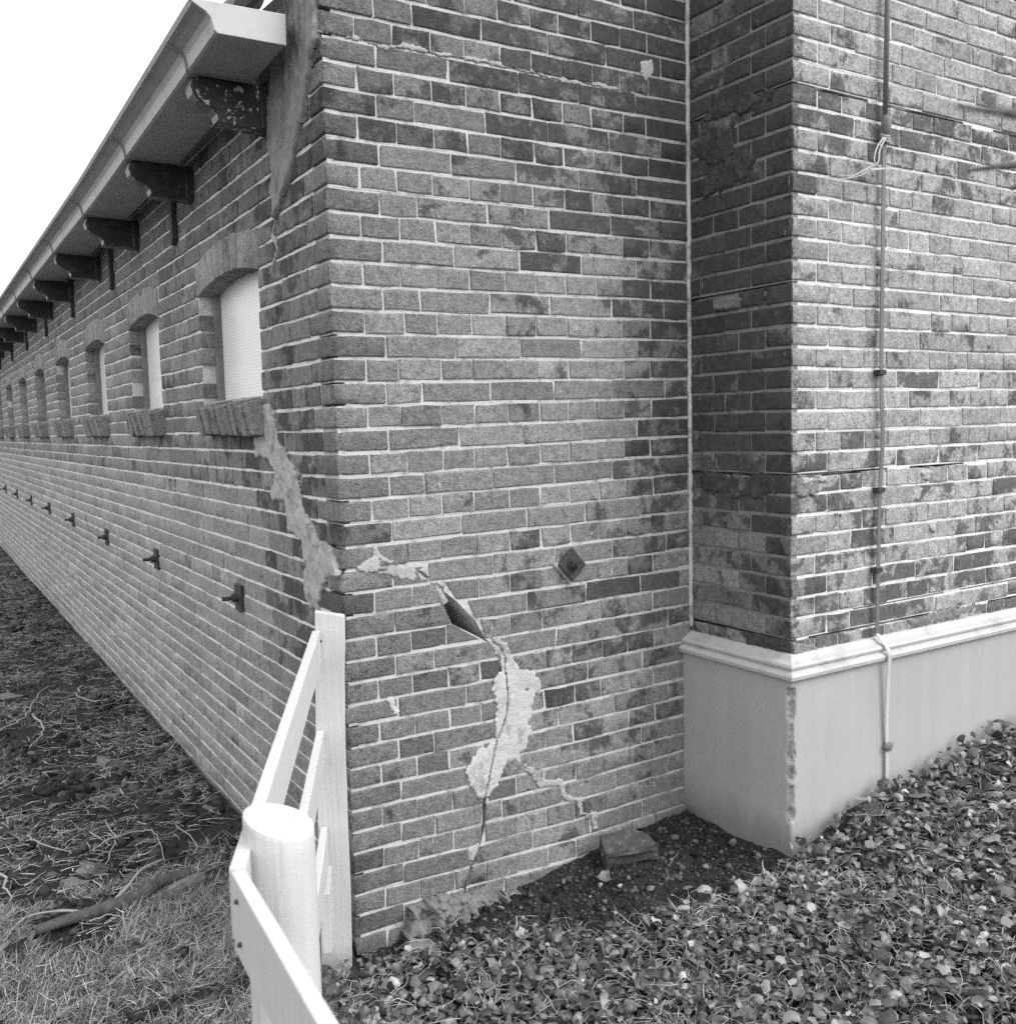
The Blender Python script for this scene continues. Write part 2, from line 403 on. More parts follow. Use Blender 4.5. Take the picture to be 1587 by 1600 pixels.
class Wall:
    """collects brick specs of one wall face, then makes the largest ones objects and joins the rest"""
    def __init__(s, kind, fixed): s.kind = kind; s.fixed = fixed; s.specs = []; s.core = MB()
    def P(s, u, z, out=0.0):
        if s.kind == 'y': return (u, s.fixed - out, z)          # face looks towards -y, u = x
        return (s.fixed - out, u, z)                             # face looks towards -x, u = y
    def add(s, u0, u1, z0, z1, tone, quad=None, slope=0.0, dmg=.25, out=None):
        s.specs.append((u0, u1, z0, z1, tone, quad, slope, dmg, clamp(random.gauss(.0002, .0010), -.0012, .0025) if out is None else out))
    def finish(s, parent, limit=300):
        def size(sp):
            uc, zc = (sp[0] + sp[1]) / 2, (sp[2] + sp[3]) / 2
            px, py, d = proj(s.P(uc, zc))
            if d < .1 or px < -25 or px > W0 + 25 or py < -25 or py > H0 + 25: return 0
            a = proj(s.P(sp[0], zc)); b = proj(s.P(sp[1], zc)); return abs(a[0] - b[0]) * F * (sp[3] - sp[2]) / d
        order = sorted(s.specs, key=size, reverse=True)
        rv, rf, rt, nv = [], [], [], 0
        rot = 0.0 if s.kind == 'y' else -math.pi / 2
        for idx, (u0, u1, z0, z1, tone, quad, slope, dmg, out) in enumerate(order):
            uc, zc = (u0 + u1) / 2, (z0 + z1) / 2; w, h = u1 - u0, z1 - z0
            single = idx < limit
            sgn = 1 if s.kind == 'y' else -1
            if quad is None:
                cls = 'S' if w > .19 else 'Q' if w > .13 else 'H'
                tw, L = template(cls, random.random() < dmg); me = random.choice(L); sx, sz = w / tw, h / .056
            else:
                q = [(sgn * (a - uc), c - zc) for a, c in quad]
                if sgn < 0: q = [q[1], q[0], q[3], q[2]]
                V, Fc = brick_geo(q, .10, damage=.3); me = mesh_pd('brick', V, Fc, M_BRICK, False); sx = sz = 1
            mat = Matrix.Translation(s.P(uc, zc, out)) @ Matrix.Rotation(rot, 4, 'Z') @ Matrix.Rotation(-slope * sgn, 4, 'Y') @ Matrix.Diagonal((sx, 1, sz, 1))
            if quad is None and random.random() < .5:            # turn half of them over, so copies do not repeat
                mat = mat @ Matrix.Rotation(math.pi, 4, 'Y')
            if single:
                o = bpy.data.objects.new('brick', me); link(o, parent); o.matrix_world = mat
                o.color = (*tone, 1)
            else:
                n = len(me.vertices); co = np.empty(n * 3, np.float32); me.vertices.foreach_get('co', co); co = co.reshape(-1, 3)
                mm = np.array(mat); rv.append(co @ mm[:3, :3].T + mm[:3, 3])
                k = len(me.polygons); li = np.empty(k * 4, np.int32); me.loops.foreach_get('vertex_index', li)
                rf.append(li.reshape(-1, 4) + nv); nv += n; rt.append(np.tile(tone, (k, 1)))
        if rv:
            o = link(bpy.data.objects.new('remaining_bricks', mesh_np('remaining_bricks', np.concatenate(rv), np.concatenate(rf), M_BRICKJ, np.concatenate(rt), False)), parent)
            tag(o, kind='stuff')

def J(v, s=.03): return v + random.gauss(0, s)

# ---- long stable: root and walls
stable = empty('brick_stable', (0, 0, 0))
tag(stable, 'long low brick stable with cracked corner, arched windows and white gutter', 'building')
annex = empty('brick_annex', (1.289, -.443, 0))
tag(annex, 'taller brick building projecting on the right above a smooth grey plinth', 'building')
bpy.context.view_layer.update()

def zg(k, x=0.0):                              # height of bed joint k of the gable at x
    zl = 1.317 + CH * k if k >= -6 else .9282 + .0614 * (k + 6)
    zr = 1.317 + CH * k + .0125 * x
    t = clamp(x / .8, 0, 1)
    return (zl * (1 - t) + zr * t) if k < -6 else zr
CRACK = [(0.23, 1.106), (0.311, 1.041), (0.338, 1.0), (0.362, 0.964), (0.395, 0.915), (0.437, 0.881), (0.504, 0.841), (0.519, 0.809), (0.524, 0.738), (0.529, 0.677), (0.52, 0.618), (0.484, 0.544), (0.438, 0.382), (0.434, 0.271), (0.398, 0.189), (0.362, 0.118), (0.359, 0.0), (.359, -.3)]
def xcrack(z):
    for (xa, za), (xb, zb) in zip(CRACK, CRACK[1:]):
        if zb <= z <= za: return xa + (xb - xa) * (za - z) / (za - zb)
    return CRACK[0][0]
def gcrack(z):
    if .875 < z < 1.005: return .030 + .050 * math.sin(math.pi * (z - .875) / .13) ** .5
    if .27 < z < .39: return .013
    if z < .27: return .010
    return .007
XE = 1.283
HROW = [.100, .212, .325, .438, .553, .666, .780, .893, 1.005, 1.116, XE]
AROW = [.160, .385, .610, .836, 1.061, XE]
BROW = [.157, .270, .498, .724, .950, 1.176, XE]
PJ, BJ = .0060, .0098
def gable_tone(x, z):
    st = .36 + .10 * math.sin(3 * z)
    t = .215
    if x > .5: st += .11
    if x < .55 and z > 1.15: t = .24; st -= .12
    if z > 2.25: st += .10; t = .20
    if 1.2 < z < 1.95 and x < .95: t += .03; st -= .08
    if x > .95 and z > 1.0: st += .30 * clamp((x - .95) / .3, 0, 1)
    if x > .6 and z < 1.0: st += .02
    if .4 < x < .95 and 1.8 < z < 2.15: st += .14
    if z < 1.12: st -= .10; t = .225
    if z < .35: st -= .08
    r = random.random()
    if r < .07: st += .22
    rough = clamp(.95 - x * .75, .15, 1)
    return (max(.10, J(t, .034)), clamp(J(st, .075), 0, 1), rough)

gable = Wall('y', 0.0)
corner_specs = []
for k in range(-21, 26):
    zm = (zg(k, .6) + zg(k + 1, .6)) / 2
    odd = k % 2 != 0
    ends = HROW if odd else (AROW if k % 4 == 2 else BROW)
    xs0 = 0.0 if zm < 2.78 else min(1.2, (zm - 2.78) * 1.0)
    corner_specs.append((k, ends[0], .160 if odd else .100))
    u = ends[0]
    segs = []
    for e in ends[1:]:
        e2 = e + (random.gauss(0, .004) if e < 1.27 else 0)
        if u >= xs0 - .05: segs.append((u, e2))
        u = e2
    for (a, b) in segs:
        xm = (a + b) / 2
        z0, z1 = zg(k, xm) + BJ / 2 + random.gauss(0, .0007), zg(k + 1, xm) - BJ / 2 + random.gauss(0, .0007)
        if k == -4 and a < .24: z1 -= .007
        a2, b2 = a + PJ / 2, b - PJ / 2
        slope = (zg(k, b) - zg(k, a)) / (b - a)
        tone = gable_tone(xm, zm)
        dm = .35 if zm < .35 else .28
        if z1 < 1.112:
            cb, ct = xcrack(z0), xcrack(z1); gb, gt = gcrack(z0), gcrack(z1)
            lo, hi = min(cb - gb / 2, ct - gt / 2), max(cb + gb / 2, ct + gt / 2)
            if a2 < hi and b2 > lo:
                jb, jt = random.gauss(0, .005), random.gauss(0, .005)
                L = [(a2, z0), (cb - gb / 2 + jb, z0), (ct - gt / 2 + jt, z1), (a2, z1)]
                Rr = [(cb + gb / 2 + jb, z0), (b2, z0), (b2, z1), (ct + gt / 2 + jt, z1)]
                if min(L[1][0], L[2][0]) - a2 > .008:
                    L[1] = (min(L[1][0], b2), z0); L[2] = (min(L[2][0], b2), z1)
                    gable.add(a2, max(L[1][0], L[2][0]), z0, z1, tone, L, 0)
                if b2 - max(Rr[0][0], Rr[3][0]) > .008:
                    Rr[0] = (max(Rr[0][0], a2), z0); Rr[3] = (max(Rr[3][0], a2), z1)
                    gable.add(min(Rr[0][0], Rr[3][0]), b2, z0, z1, tone, Rr, 0)
                continue
        gable.add(a2, b2, z0, z1, tone, None, slope, dm)
    # mortar bed behind the bricks of this course, open along the crack
    za, zb = zg(k, .6), zg(k + 1, .6)
    def core_piece(xl0, xl1, xr0, xr1):
        out = random.uniform(.0030, .0040)
        def zz(kk, x): return zg(kk, x)
        gable.core.add([(xl0, out, zz(k, xl0)), (xr0, out, zz(k, xr0)), (xr1, out, zz(k + 1, xr1)), (xl1, out, zz(k + 1, xl1)),
                        (xl0, .20, zz(k, xl0)), (xr0, .20, zz(k, xr0)), (xr1, .20, zz(k + 1, xr1)), (xl1, .20, zz(k + 1, xl1))],
                       [(0, 1, 2, 3), (1, 5, 6, 2), (4, 0, 3, 7), (3, 2, 6, 7), (4, 5, 1, 0)])
    ck = random.choice([.007, .007, .007, .007, .012, .018, .034])            # joints washed out at the quoin
    if zb < 1.115:
        cb, ct = xcrack(za), xcrack(zb); gb, gt = gcrack(za), gcrack(zb)
        core_piece(ck, ck, cb - gb / 2, ct - gt / 2); core_piece(cb + gb / 2, ct + gt / 2, XE, XE)
    else:
        core_piece(max(ck, xs0), max(ck, xs0), XE, XE)
gw = gable.core.build('gable_wall', M_MORTAR, stable)
MB().box(.01, XE, .201, .33, -.1, 2.7).build('inner_leaf', M_CORE, gw)
# quoin bricks show on both faces of the corner
CORN = {}
def corner_mesh(gx_, sy_, var, mat=None):
    key = (gx_, sy_, var)
    if key not in CORN:
        import bmesh
        bm = bmesh.new(); bmesh.ops.create_cube(bm, size=1)
        for v in bm.verts: v.co = Vector(((v.co.x + .5) * gx_, (v.co.y + .5) * sy_, v.co.z * .056))
        bmesh.ops.bevel(bm, geom=list(bm.edges), offset=.0055, segments=2, affect='EDGES', profile=.6)
        r = random.Random(var * 17 + int(gx_ * 1000))
        bmesh.ops.subdivide_edges(bm, edges=[e for e in bm.edges if e.calc_length() > .07], cuts=2)
        for v in bm.verts:
            e = .0022 if (v.co.x < .02 and v.co.y < .02) else .0009
            v.co += Vector((r.gauss(0, e), r.gauss(0, e), r.gauss(0, e * .6)))
        me = bpy.data.meshes.new('corner_brick'); bm.to_mesh(me); bm.free(); me.materials.append(mat or M_BRICK)
        me.polygons.foreach_set('use_smooth', [True] * len(me.polygons)); CORN[key] = me
    return CORN[key]
for (k, gx_, sy_) in corner_specs:
    z0, z1 = zg(k, 0.05), zg(k + 1, 0.05)
    if z1 > 2.72: continue
    o = bpy.data.objects.new('corner_brick', corner_mesh(round(gx_ - PJ / 2, 3), round(sy_ - PJ / 2, 3), random.randint(0, 4)))
    link(o, gw); o.location = (clamp(random.gauss(-.0008, .0006), -.002, 0), clamp(random.gauss(-.0008, .0006), -.002, 0), (z0 + z1) / 2); o.scale = (1, 1, (z1 - z0 - BJ) / .056)
    zc_ = (z0 + z1) / 2
    t = gable_tone(.05, zc_); o.color = (t[0], clamp(t[1] + (.14 if 1.0 < zc_ < 1.25 else 0), 0, 1), 1.0, 1)
gable.finish(gw, 300)

# ---- side wall with its window openings
YEND = 15.5
def zs(k): return zg(k, 0)
WINS = [(.61, 1.33)] + [(2.36 + 1.375 * i - .32, 2.36 + 1.375 * i + .32) for i in range(9)]
WZ0, WZ1, RISE, VH = 1.632, 2.030, .040, .120
def side_tone(y, z):
    st = .26; t = .235
    if z < 1.5 and y < 1.0 and z > .75: st += .30 * clamp((1.0 - y) / .6, 0, 1); t -= .02
    if y < .55 and z > 1.5: st += .22; t -= .03
    if z > 2.15: t -= .05; st += .08
    if z < 1.3 and y > .7: t += .065; st -= .13
    if z < .2: t -= .03
    for (a, b) in WINS:
        if a - .15 < y < b + .1 and 1.28 < z < 1.5: st += .28 * (z - 1.2) / .3
    if y > 2: t += .035; st -= .10
    if random.random() < .07: st += .22
    return (max(.10, J(t, .028)), clamp(J(st, .09), 0, 1), .35)
side = Wall('x', 0.0)
def cut_intervals(u0, u1, holes):
    out = [(u0, u1)]
    for (a, b) in holes:
        nn = []
        for (p, q) in out:
            if b <= p or a >= q: nn.append((p, q)); continue
            if a > p: nn.append((p, a))
            if b < q: nn.append((b, q))
        out = nn
    return out
def arch_z(y, a, b, ext=0.0):
    c, hw = (a + b) / 2, (b - a) / 2
    R = (hw * hw + RISE * RISE) / (2 * RISE); R2 = R + ext
    return WZ1 + RISE - R + math.sqrt(max(R2 * R2 - (y - c) ** 2, 0))
for k in range(-21, 20):
    z0, z1 = zs(k) + BJ / 2, zs(k + 1) - BJ / 2; zm = (z0 + z1) / 2
    if z0 > 2.56: continue
    odd = k % 2 != 0
    u = (.160 if odd else .100)
    pitch = .1128 if not odd else .2255
    holes = []
    for (a, b) in WINS:
        if z1 > WZ0 - .02 and z0 < WZ1 + .02: holes.append((a, b))
        elif WZ1 + .02 <= z1 and z0 < WZ1 + RISE + VH - .03: holes.append((a - .022, b + .022))
    if odd and k % 4 == 3: bounds = [u, u + .1128]
    else: bounds = [u]
    while bounds[-1] < YEND: bounds.append(bounds[-1] + pitch + random.gauss(0, .003))
    for a, b in zip(bounds, bounds[1:]):
        for (p, q) in cut_intervals(a, b, holes):
            if q - p < .025: continue
            side.add(p + PJ / 2, q - PJ / 2, z0 + random.gauss(0, .0006), z1 + random.gauss(0, .0006), side_tone((p + q) / 2, zm), None, 0, .10)
    zz0, zz1 = zs(k), zs(k + 1)
    for (p, q) in cut_intervals(.1, YEND, [(a - .012, b + .012) for (a, b) in WINS if zz1 > WZ0 - .03 and zz0 < WZ1 + RISE + .03]):
        o_ = random.uniform(.0030, .0040)
        side.core.box(o_, .30, p, q, zz0, zz1)
sw = side.core.build('side_wall', M_MORTARA, stable)
side.finish(sw, 300)

def make_window(a, b):
    root = bpy.data.objects.new('window', None); link(root, stable); root.location = (0, a, 0)
    W = b - a
    n = max(8, round(W / .072))
    for i in range(n):                                           # brick-on-end arch
        f0, f1 = i / n, (i + 1) / n
        y0, y1 = a - .015 + (W + .03) * f0 + .002, a - .015 + (W + .03) * f1 - .002
        c = (a + b) / 2
        e0, e1 = c + (y0 - c) * 1.035, c + (y1 - c) * 1.035
        q = [(-(y1 - (y0 + y1) / 2), arch_z(clamp(y1, a, b), a, b)), (-(y0 - (y0 + y1) / 2), arch_z(clamp(y0, a, b), a, b)),
             (-(e0 - (y0 + y1) / 2), arch_z(y0, a, b) + VH + random.gauss(0, .002)), (-(e1 - (y0 + y1) / 2), arch_z(y1, a, b) + VH + random.gauss(0, .002))]
        V, Fc = brick_geo(q, .24, damage=.15)
        o = obj_pd('arch_brick', V, Fc, M_BRICK, root, True)
        o.rotation_euler = (0, 0, -math.pi / 2); o.location = (random.gauss(-.002, .001), (y0 + y1) / 2 - a, 0)
        o.color = (J(.33, .03), clamp(J(.15, .08), 0, 1), .4, 1)
    ns = max(9, round((W - .06) / .055)); s0, s1 = a - .03, b - .09
    for i in range(ns):                                          # brick-on-edge sill, tipped outwards
        y0 = s0 + (s1 - s0) * i / ns + .002; y1 = s0 + (s1 - s0) * (i + 1) / ns - .004
        d = random.gauss(0, .004)
        pr = [(.09, 1.500), (-.046 + d, 1.503 + random.gauss(0, .003)), (-.068 + d, 1.603 + random.gauss(0, .004)), (.09, 1.640)]
        o = MB().prism(pr, 1, y0 - a, y1 - a).build('sill_brick', M_BRICK, root, bevel=.004)
        o.color = (J(.29, .04), clamp(J(.22, .12), 0, 1), .9, 1)
    for (f0, f1) in ((.0, .028), (W - .028, W)): MB().box(.05, .10, f0, f1, WZ0 - .03, WZ1 + RISE).build('frame_post', M_FRAME, root, bevel=.003)
    MB().box(.075, .085, .029, W - .029, WZ0 - .03, WZ1 + RISE + .03).build('pane', M_PANE, root)
    MB().box(.02, .30, 0.001, W - .001, WZ0 - .03, WZ0 - .002).build('mortar_bed', M_FILL, root)
    return root
w1 = make_window(*WINS[0])
w2 = make_window(*WINS[1])
for (a, b) in WINS[2:]:
    c = w2.copy(); link(c); c.parent = stable; c.location = (0, a, 0)
    for ch in list(w2.children):
        d = ch.copy(); link(d); d.parent = c
        d.color = (clamp(ch.color[0] + random.gauss(0, .02), .1, 1), ch.color[1], ch.color[2], 1)

# ---- cement patches and crack fillings: uneven relief laid on a wall face
def sdf_poly(px, py, poly):
    d = np.full(px.shape, 1e9); inside = np.zeros(px.shape, bool); n = len(poly)
    for i in range(n):
        ax, ay = poly[i]; bx, by = poly[(i + 1) % n]
        ex, ey = bx - ax, by - ay; wx, wy = px - ax, py - ay
        t = np.clip((wx * ex + wy * ey) / (ex * ex + ey * ey + 1e-12), 0, 1)
        d = np.minimum(d, np.hypot(wx - ex * t, wy - ey * t))
        cond = ((ay > py) != (by > py)) & (px < (bx - ax) * (py - ay) / (by - ay + 1e-12) + ax)
        inside ^= cond
    return np.where(inside, d, -d)
def sdf_line(px, py, pts, w):
    d = np.full(px.shape, 1e9)
    for i in range(len(pts) - 1):
        (ax, ay), (bx, by) = pts[i][:2], pts[i + 1][:2]; ex, ey = bx - ax, by - ay
        t = np.clip(((px - ax) * ex + (py - ay) * ey) / (ex * ex + ey * ey + 1e-12), 0, 1)
        d = np.minimum(d, np.hypot(px - ax - ex * t, py - ay - ey * t))
    return w - d
def relief(name, kind, fixed, poly=None, line=None, w=.01, t=.006, rag=.006, amp=.5, step=.004, mat=None, parent=None, crack=None, cw=.0016, freq=40, lump=0.0, stretch=1.0):
    src = poly or line
    us, vs = [p[0] for p in src], [p[1] for p in src]; mg = w + .012
    U = np.arange(min(us) - mg, max(us) + mg, step); V = np.arange(min(vs) - mg, max(vs) + mg, step)
    uu, vv = np.meshgrid(U, V)
    sd = sdf_poly(uu, vv, poly) if poly else sdf_line(uu, vv, line, w)
    n1 = np.array([[fbm(a * freq, b * freq * stretch, 4.4, 3) for a in U] for b in V]); n2 = np.array([[fbm(a * freq * 2.6, b * freq * 2.6 * stretch, 8.1, 2) for a in U] for b in V])
    sd0 = sd
    n3 = np.array([[fbm(a * 120, b * 120 * stretch, 2.7, 2) for a in U] for b in V])
    sd = sd + n1 * rag + n2 * rag * .55 + n3 * rag * .22
    h = t * np.clip(sd / .007, 0, 1) ** .6 * (1 + amp * n1 + amp * .5 * n2) + lump * np.maximum(0, n1)
    if crack is not None:
        jx = n2 * .0025
        cd = -sdf_line(uu + jx, vv, crack, 0.0)
        h = np.where(cd < cw, -.03, h)
    h = np.where(sd < 0, -.004, h)
    gv_, gu_ = np.gradient(sd0, step); gl = np.maximum(np.hypot(gu_, gv_), 1e-6)
    mv = np.where(sd < 0, np.clip(-sd / gl, 0, step * 1.5), 0)
    uu = uu + gu_ / gl * mv; vv = vv + gv_ / gl * mv
    keep = sd > -step * 1.2
    idx = -np.ones(keep.shape, int); idx[keep] = np.arange(keep.sum())
    pts = np.stack([uu[keep], h[keep], vv[keep]], 1)
    if kind == 'y': P = np.stack([pts[:, 0], fixed - pts[:, 1], pts[:, 2]], 1)
    else: P = np.stack([fixed - pts[:, 1], pts[:, 0], pts[:, 2]], 1)
    a, b, c, d = idx[:-1, :-1], idx[:-1, 1:], idx[1:, 1:], idx[1:, :-1]
    ok = (a >= 0) & (b >= 0) & (c >= 0) & (d >= 0)
    f = np.stack([a[ok], b[ok], c[ok], d[ok]], 1)
    if kind == 'x': f = f[:, ::-1]
    return link(bpy.data.objects.new(name, mesh_np(name, P, f, mat, smooth=True)), parent)

PATCH = [(0.519, 0.825), (0.543, 0.817), (0.576, 0.761), (0.627, 0.753), (0.664, 0.699), (0.624, 0.634), (0.604, 0.565), (0.568, 0.452), (0.545, 0.468), (0.523, 0.481), (0.499, 0.436), (0.48, 0.405), (0.452, 0.375), (0.43, 0.376), (0.4, 0.415), (0.383, 0.426), (0.376, 0.479), (0.38, 0.484), (0.408, 0.54), (0.475, 0.554), (0.486, 0.627), (0.475, 0.715), (0.509, 0.787)]
tag(relief('cement_patch', 'y', 0, PATCH, t=.0035, rag=.012, amp=.5, freq=24, step=.003, mat=M_PATCH, parent=gw, crack=[(c[0], c[1]) for c in CRACK[6:14]], cw=.0018), 'large pale cement patch split by a crack')
for q in ([(0.049, 1.129), (0.091, 1.157), (0.104, 1.188), (0.126, 1.161), (0.164, 1.134), (0.148, 1.129), (0.117, 1.139), (0.113, 1.114), (0.052, 1.114)],
          [(0.109, 1.109), (0.148, 1.119), (0.227, 1.123), (0.233, 1.085), (0.217, 1.075), (0.16, 1.09)],
          [(0.222, 1.112), (0.266, 1.108), (0.273, 1.067), (0.241, 1.07)],
          [(0.273, 1.068), (0.318, 1.056), (0.33, 0.999), (0.312, 0.993), (0.296, 1.029)],
          [(0.478, 0.876), (0.507, 0.873), (0.546, 0.821), (0.532, 0.809), (0.485, 0.814)],
          [(0.118, 0.742), (0.145, 0.75), (0.152, 0.718), (0.159, 0.698), (0.143, 0.69), (0.132, 0.714)],
          [(1.084, 2.656), (1.105, 2.675), (1.136, 2.676), (1.144, 2.646), (1.13, 2.617), (1.104, 2.605), (1.088, 2.622)]):
    relief('cement_patch', 'y', 0, q, t=.0035, rag=.007, amp=.4, step=.003, mat=M_PATCH if q[0][1] < .8 or q[0][1] > 2 else M_FILL, parent=gw, crack=CRACK[:8], cw=.003)
relief('cement_patch', 'y', 0, [(0.372, 0.233), (0.417, 0.245), (0.411, 0.218), (0.393, 0.188), (0.371, 0.196)], t=.003, rag=.003, step=.003, mat=M_FILL, parent=gw, crack=CRACK[10:], cw=.003)
relief('crack_filling', 'y', 0, line=[(0.587, 0.449), (0.619, 0.418), (0.641, 0.372), (0.719, 0.367), (0.737, 0.309), (0.792, 0.288), (0.801, 0.244), (0.852, 0.227), (0.856, 0.183)], w=.011, t=.0032, rag=.009, step=.003, mat=M_FILL, parent=gw)
relief('crack_filling', 'y', 0, line=[(0.001, 2.554), (0.057, 2.558), (0.107, 2.557), (0.158, 2.55), (0.18, 2.544), (0.24, 2.562), (0.317, 2.559), (0.413, 2.562), (0.581, 2.567), (0.669, 2.563), (0.816, 2.558), (0.882, 2.565), (1.051, 2.566)], w=.0055, t=.0012, rag=.008, step=.003, mat=M_FILL, parent=gw)
relief('rubble_footing', 'y', 0, [(0.165, 0.107), (0.266, 0.125), (0.351, 0.1), (0.42, 0.075), (0.557, 0.06), (0.58, 0.0), (0.472, -0.05), (0.329, -0.06), (0.219, -0.05), (0.162, -0.04), (0.147, 0.05)], t=.03, rag=.008, amp=.6, step=.004, mat=M_STONE, parent=gw, lump=.03, freq=32)
SCR = [(0.612, 1.598), (0.634, 1.549), (0.719, 1.48), (0.703, 1.433), (0.553, 1.418), (0.504, 1.374), (0.541, 1.301), (0.436, 1.289), (0.402, 1.247), (0.407, 1.212), (0.287, 1.179), (0.268, 1.135), (0.26, 1.106), (0.275, 1.032), (0.24, 0.976), (0.181, 0.991), (0.13, 1.052), (0.104, 1.092), (0.008, 1.115), (0.053, 1.177), (0.071, 1.199), (0.158, 1.199), (0.198, 1.241), (0.264, 1.269), (0.283, 1.306), (0.298, 1.385), (0.391, 1.429), (0.462, 1.481), (0.479, 1.551), (0.527, 1.6)]
tag(relief('crack_filling', 'x', 0, SCR, t=.010, rag=.012, amp=.6, step=.003, stretch=.7, mat=M_FILL, parent=sw, freq=22, crack=[(.53, 1.60), (.45, 1.48), (.38, 1.44), (.29, 1.39), (.275, 1.31), (.19, 1.25), (.15, 1.21), (.06, 1.19)], cw=.004), 'wide pale mortar filling of the stepped crack below the first window')
STOP = [(0.256, 2.743), (0.309, 2.639), (0.364, 2.568), (0.408, 2.508), (0.434, 2.366), (0.405, 2.275), (0.399, 2.152), (0.349, 2.179), (0.275, 2.228), (0.195, 2.307), (0.106, 2.42), (0.047, 2.502), (0.012, 2.539), (0.006, 2.70)]
tag(relief('crack_filling', 'x', 0, STOP, t=.012, rag=.010, amp=.8, step=.0035, stretch=.4, mat=mortar_mat('weathered_filling', .30, .5), parent=sw, freq=18, crack=[(.2, 2.75), (.22, 2.6), (.27, 2.48), (.31, 2.35), (.36, 2.22)], cw=.003), 'weathered grey mortar wedge under the gutter end')
relief('crack_filling', 'x', 0, line=[(.39, 2.17), (.44, 2.11), (.40, 2.06), (.47, 2.0)], w=.007, t=.004, rag=.008, step=.004, mat=M_FILL, parent=sw)

# ---- gutter, brackets, anchors, tie bolts, roof
def gz(y): return 2.547 - .022 * min(y, 2.0) - .0005 * max(0, y - 2)
prof = [(-.055, .0), (-.232, .0), (-.240, .004), (-.247, .034), (-.256, .048), (-.278, .060), (-.296, .064), (-.302, .074), (-.296, .086), (-.284, .086), (-.270, .070), (-.240, .050), (-.230, .010), (-.060, .010), (-.052, .088), (-.046, .088)]
ys = [.12, .3, .6, 1, 1.5, 2, 3, 5, 8, 12, YEND]
gm = MB(); n = len(prof); vs = []
for y in ys: vs += [(p[0], y, gz(y) + p[1]) for p in prof]
fs = [(i * n + j, i * n + (j + 1) % n, (i + 1) * n + (j + 1) % n, (i + 1) * n + j) for i in range(len(ys) - 1) for j in range(n)]
gutter = gm.add(vs, fs).build('gutter', M_GUTTER, stable)
# end cap and overlapping sheet joints
MB().prism([(-.050, gz(.12) + .001), (-.234, gz(.12) - .001), (-.243, gz(.12) + .006), (-.250, gz(.12) + .034), (-.262, gz(.12) + .048), (-.296, gz(.12) + .066), (-.296, gz(.12) + .076), (-.049, gz(.12) + .083)], 1, .112, .126).build('end_cap', M_GUTTER, gutter, bevel=.002)
BR = [.45, 1.36] + [2.36 + 1.03 * i for i in range(13)]
for y in BR:
    z = gz(y)
    MB().prism([(-.046, z - .004), (-.235, z - .004), (-.246, z + .002), (-.253, z + .033), (-.262, z + .044), (-.300, z + .062), (-.298, z + .072), (-.250, z + .052), (-.236, z + .006), (-.046, z + .003)], 1, y - .055, y - .043).build('joint_strap', M_GUTTERJ, gutter)
bprof = [(0, -.002), (-.205, -.002), (-.222, -.012), (-.228, -.032), (-.222, -.052), (-.206, -.068), (-.186, -.078), (-.168, -.086), (-.156, -.098), (-.152, -.114), (-.158, -.124), (0, -.128)]
def bracket(y, peel_):
    z = gz(y)
    r = bpy.data.objects.new('bracket', None); link(r, stable); r.location = (0, y, z)
    body = MB().prism(bprof, 1, -.032, .032).build('console', M_PEEL if peel_ else M_DARKP, r, bevel=.002)
    e = MB(); ep = bprof[2:11]
    for (p, q) in zip(ep, ep[1:]):
        e.add([(p[0] - .002, -.030, p[1]), (q[0] - .002, -.030, q[1]), (q[0] - .002, .030, q[1]), (p[0] - .002, .030, p[1])], [(0, 1, 2, 3)])
    e.build('skylit_front_edge', M_EDGE, r, smooth=True)  # overlay strip whose lighter colour imitates sky light on the front
    MB().box(-.03, .0, -.045, .045, -.126, -.002).build('back_plate', M_DARKP, r, bevel=.003)
    return r
for i, y in enumerate(BR): bracket(y, i == 0)
for i in range(10):
    y = 1.62 + 1.385 * i
    MB().prism([(y - .022, 2.30), (y - .008, 2.275), (y + .010, 2.272), (y + .022, 2.30), (y + .022, 2.53), (y - .022, 2.53)], 0, -.022, -.002).build('wall_anchor', M_IRON, stable, bevel=.002)
def ico(r, sub=1, seed=0, jit=.2, sq=(1, 1, 1)):
    import bmesh
    bm = bmesh.new(); bmesh.ops.create_icosphere(bm, subdivisions=sub, radius=1)
    rr = random.Random(seed); V = []
    for v in bm.verts:
        k = r * (1 + rr.uniform(-jit, jit)); V.append((v.co.x * k * sq[0], v.co.y * k * sq[1], v.co.z * k * sq[2]))
    Fc = [tuple(v.index for v in f.verts) for f in bm.faces]; bm.free(); return V, Fc
def hexnut(mb, cx, r, x0, x1, axis, cy, cz):
    poly = [(cy + r * math.cos(math.pi / 3 * k + .2), cz + r * math.sin(math.pi / 3 * k + .2)) for k in range(6)]
    mb.prism(poly, axis, x0, x1)
for i in range(11):
    y = .967 + 1.352 * i; z = .912 + random.gauss(0, .004) - .003 * i
    r = bpy.data.objects.new('tie_bolt', None); link(r, stable); r.location = (0, y, z)
    MB().box(-.012, -.001, -.038, .038, -.05, .048).build('plate', M_IRON, r, bevel=.003)
    b = MB(); hexnut(b, 0, .017, -.032, -.012, 0, 0, 0); b.build('nut', M_IRON, r, bevel=.002)
    MB().tube([(-.03, 0, 0), (-.055 - random.uniform(0, .02), 0, -.001)], .008, 10).build('rod', M_IRON, r)
r = bpy.data.objects.new('tie_plate', None); link(r, stable); r.location = (.771, 0, 1.069)
MB().prism([(-.052, .004), (.0, -.054), (.052, -.004), (0, .054)], 1, -.020, -.010).build('plate', M_IRON, r, bevel=.002)
MB().tube([(0, -.02, .002), (0, -.025, .002)], .021, 18).build('washer', M_IRON, r)
b = MB(); hexnut(b, 0, .016, -.040, -.025, 1, 0.0, .002); b.build('nut', M_IRON, r, bevel=.002)
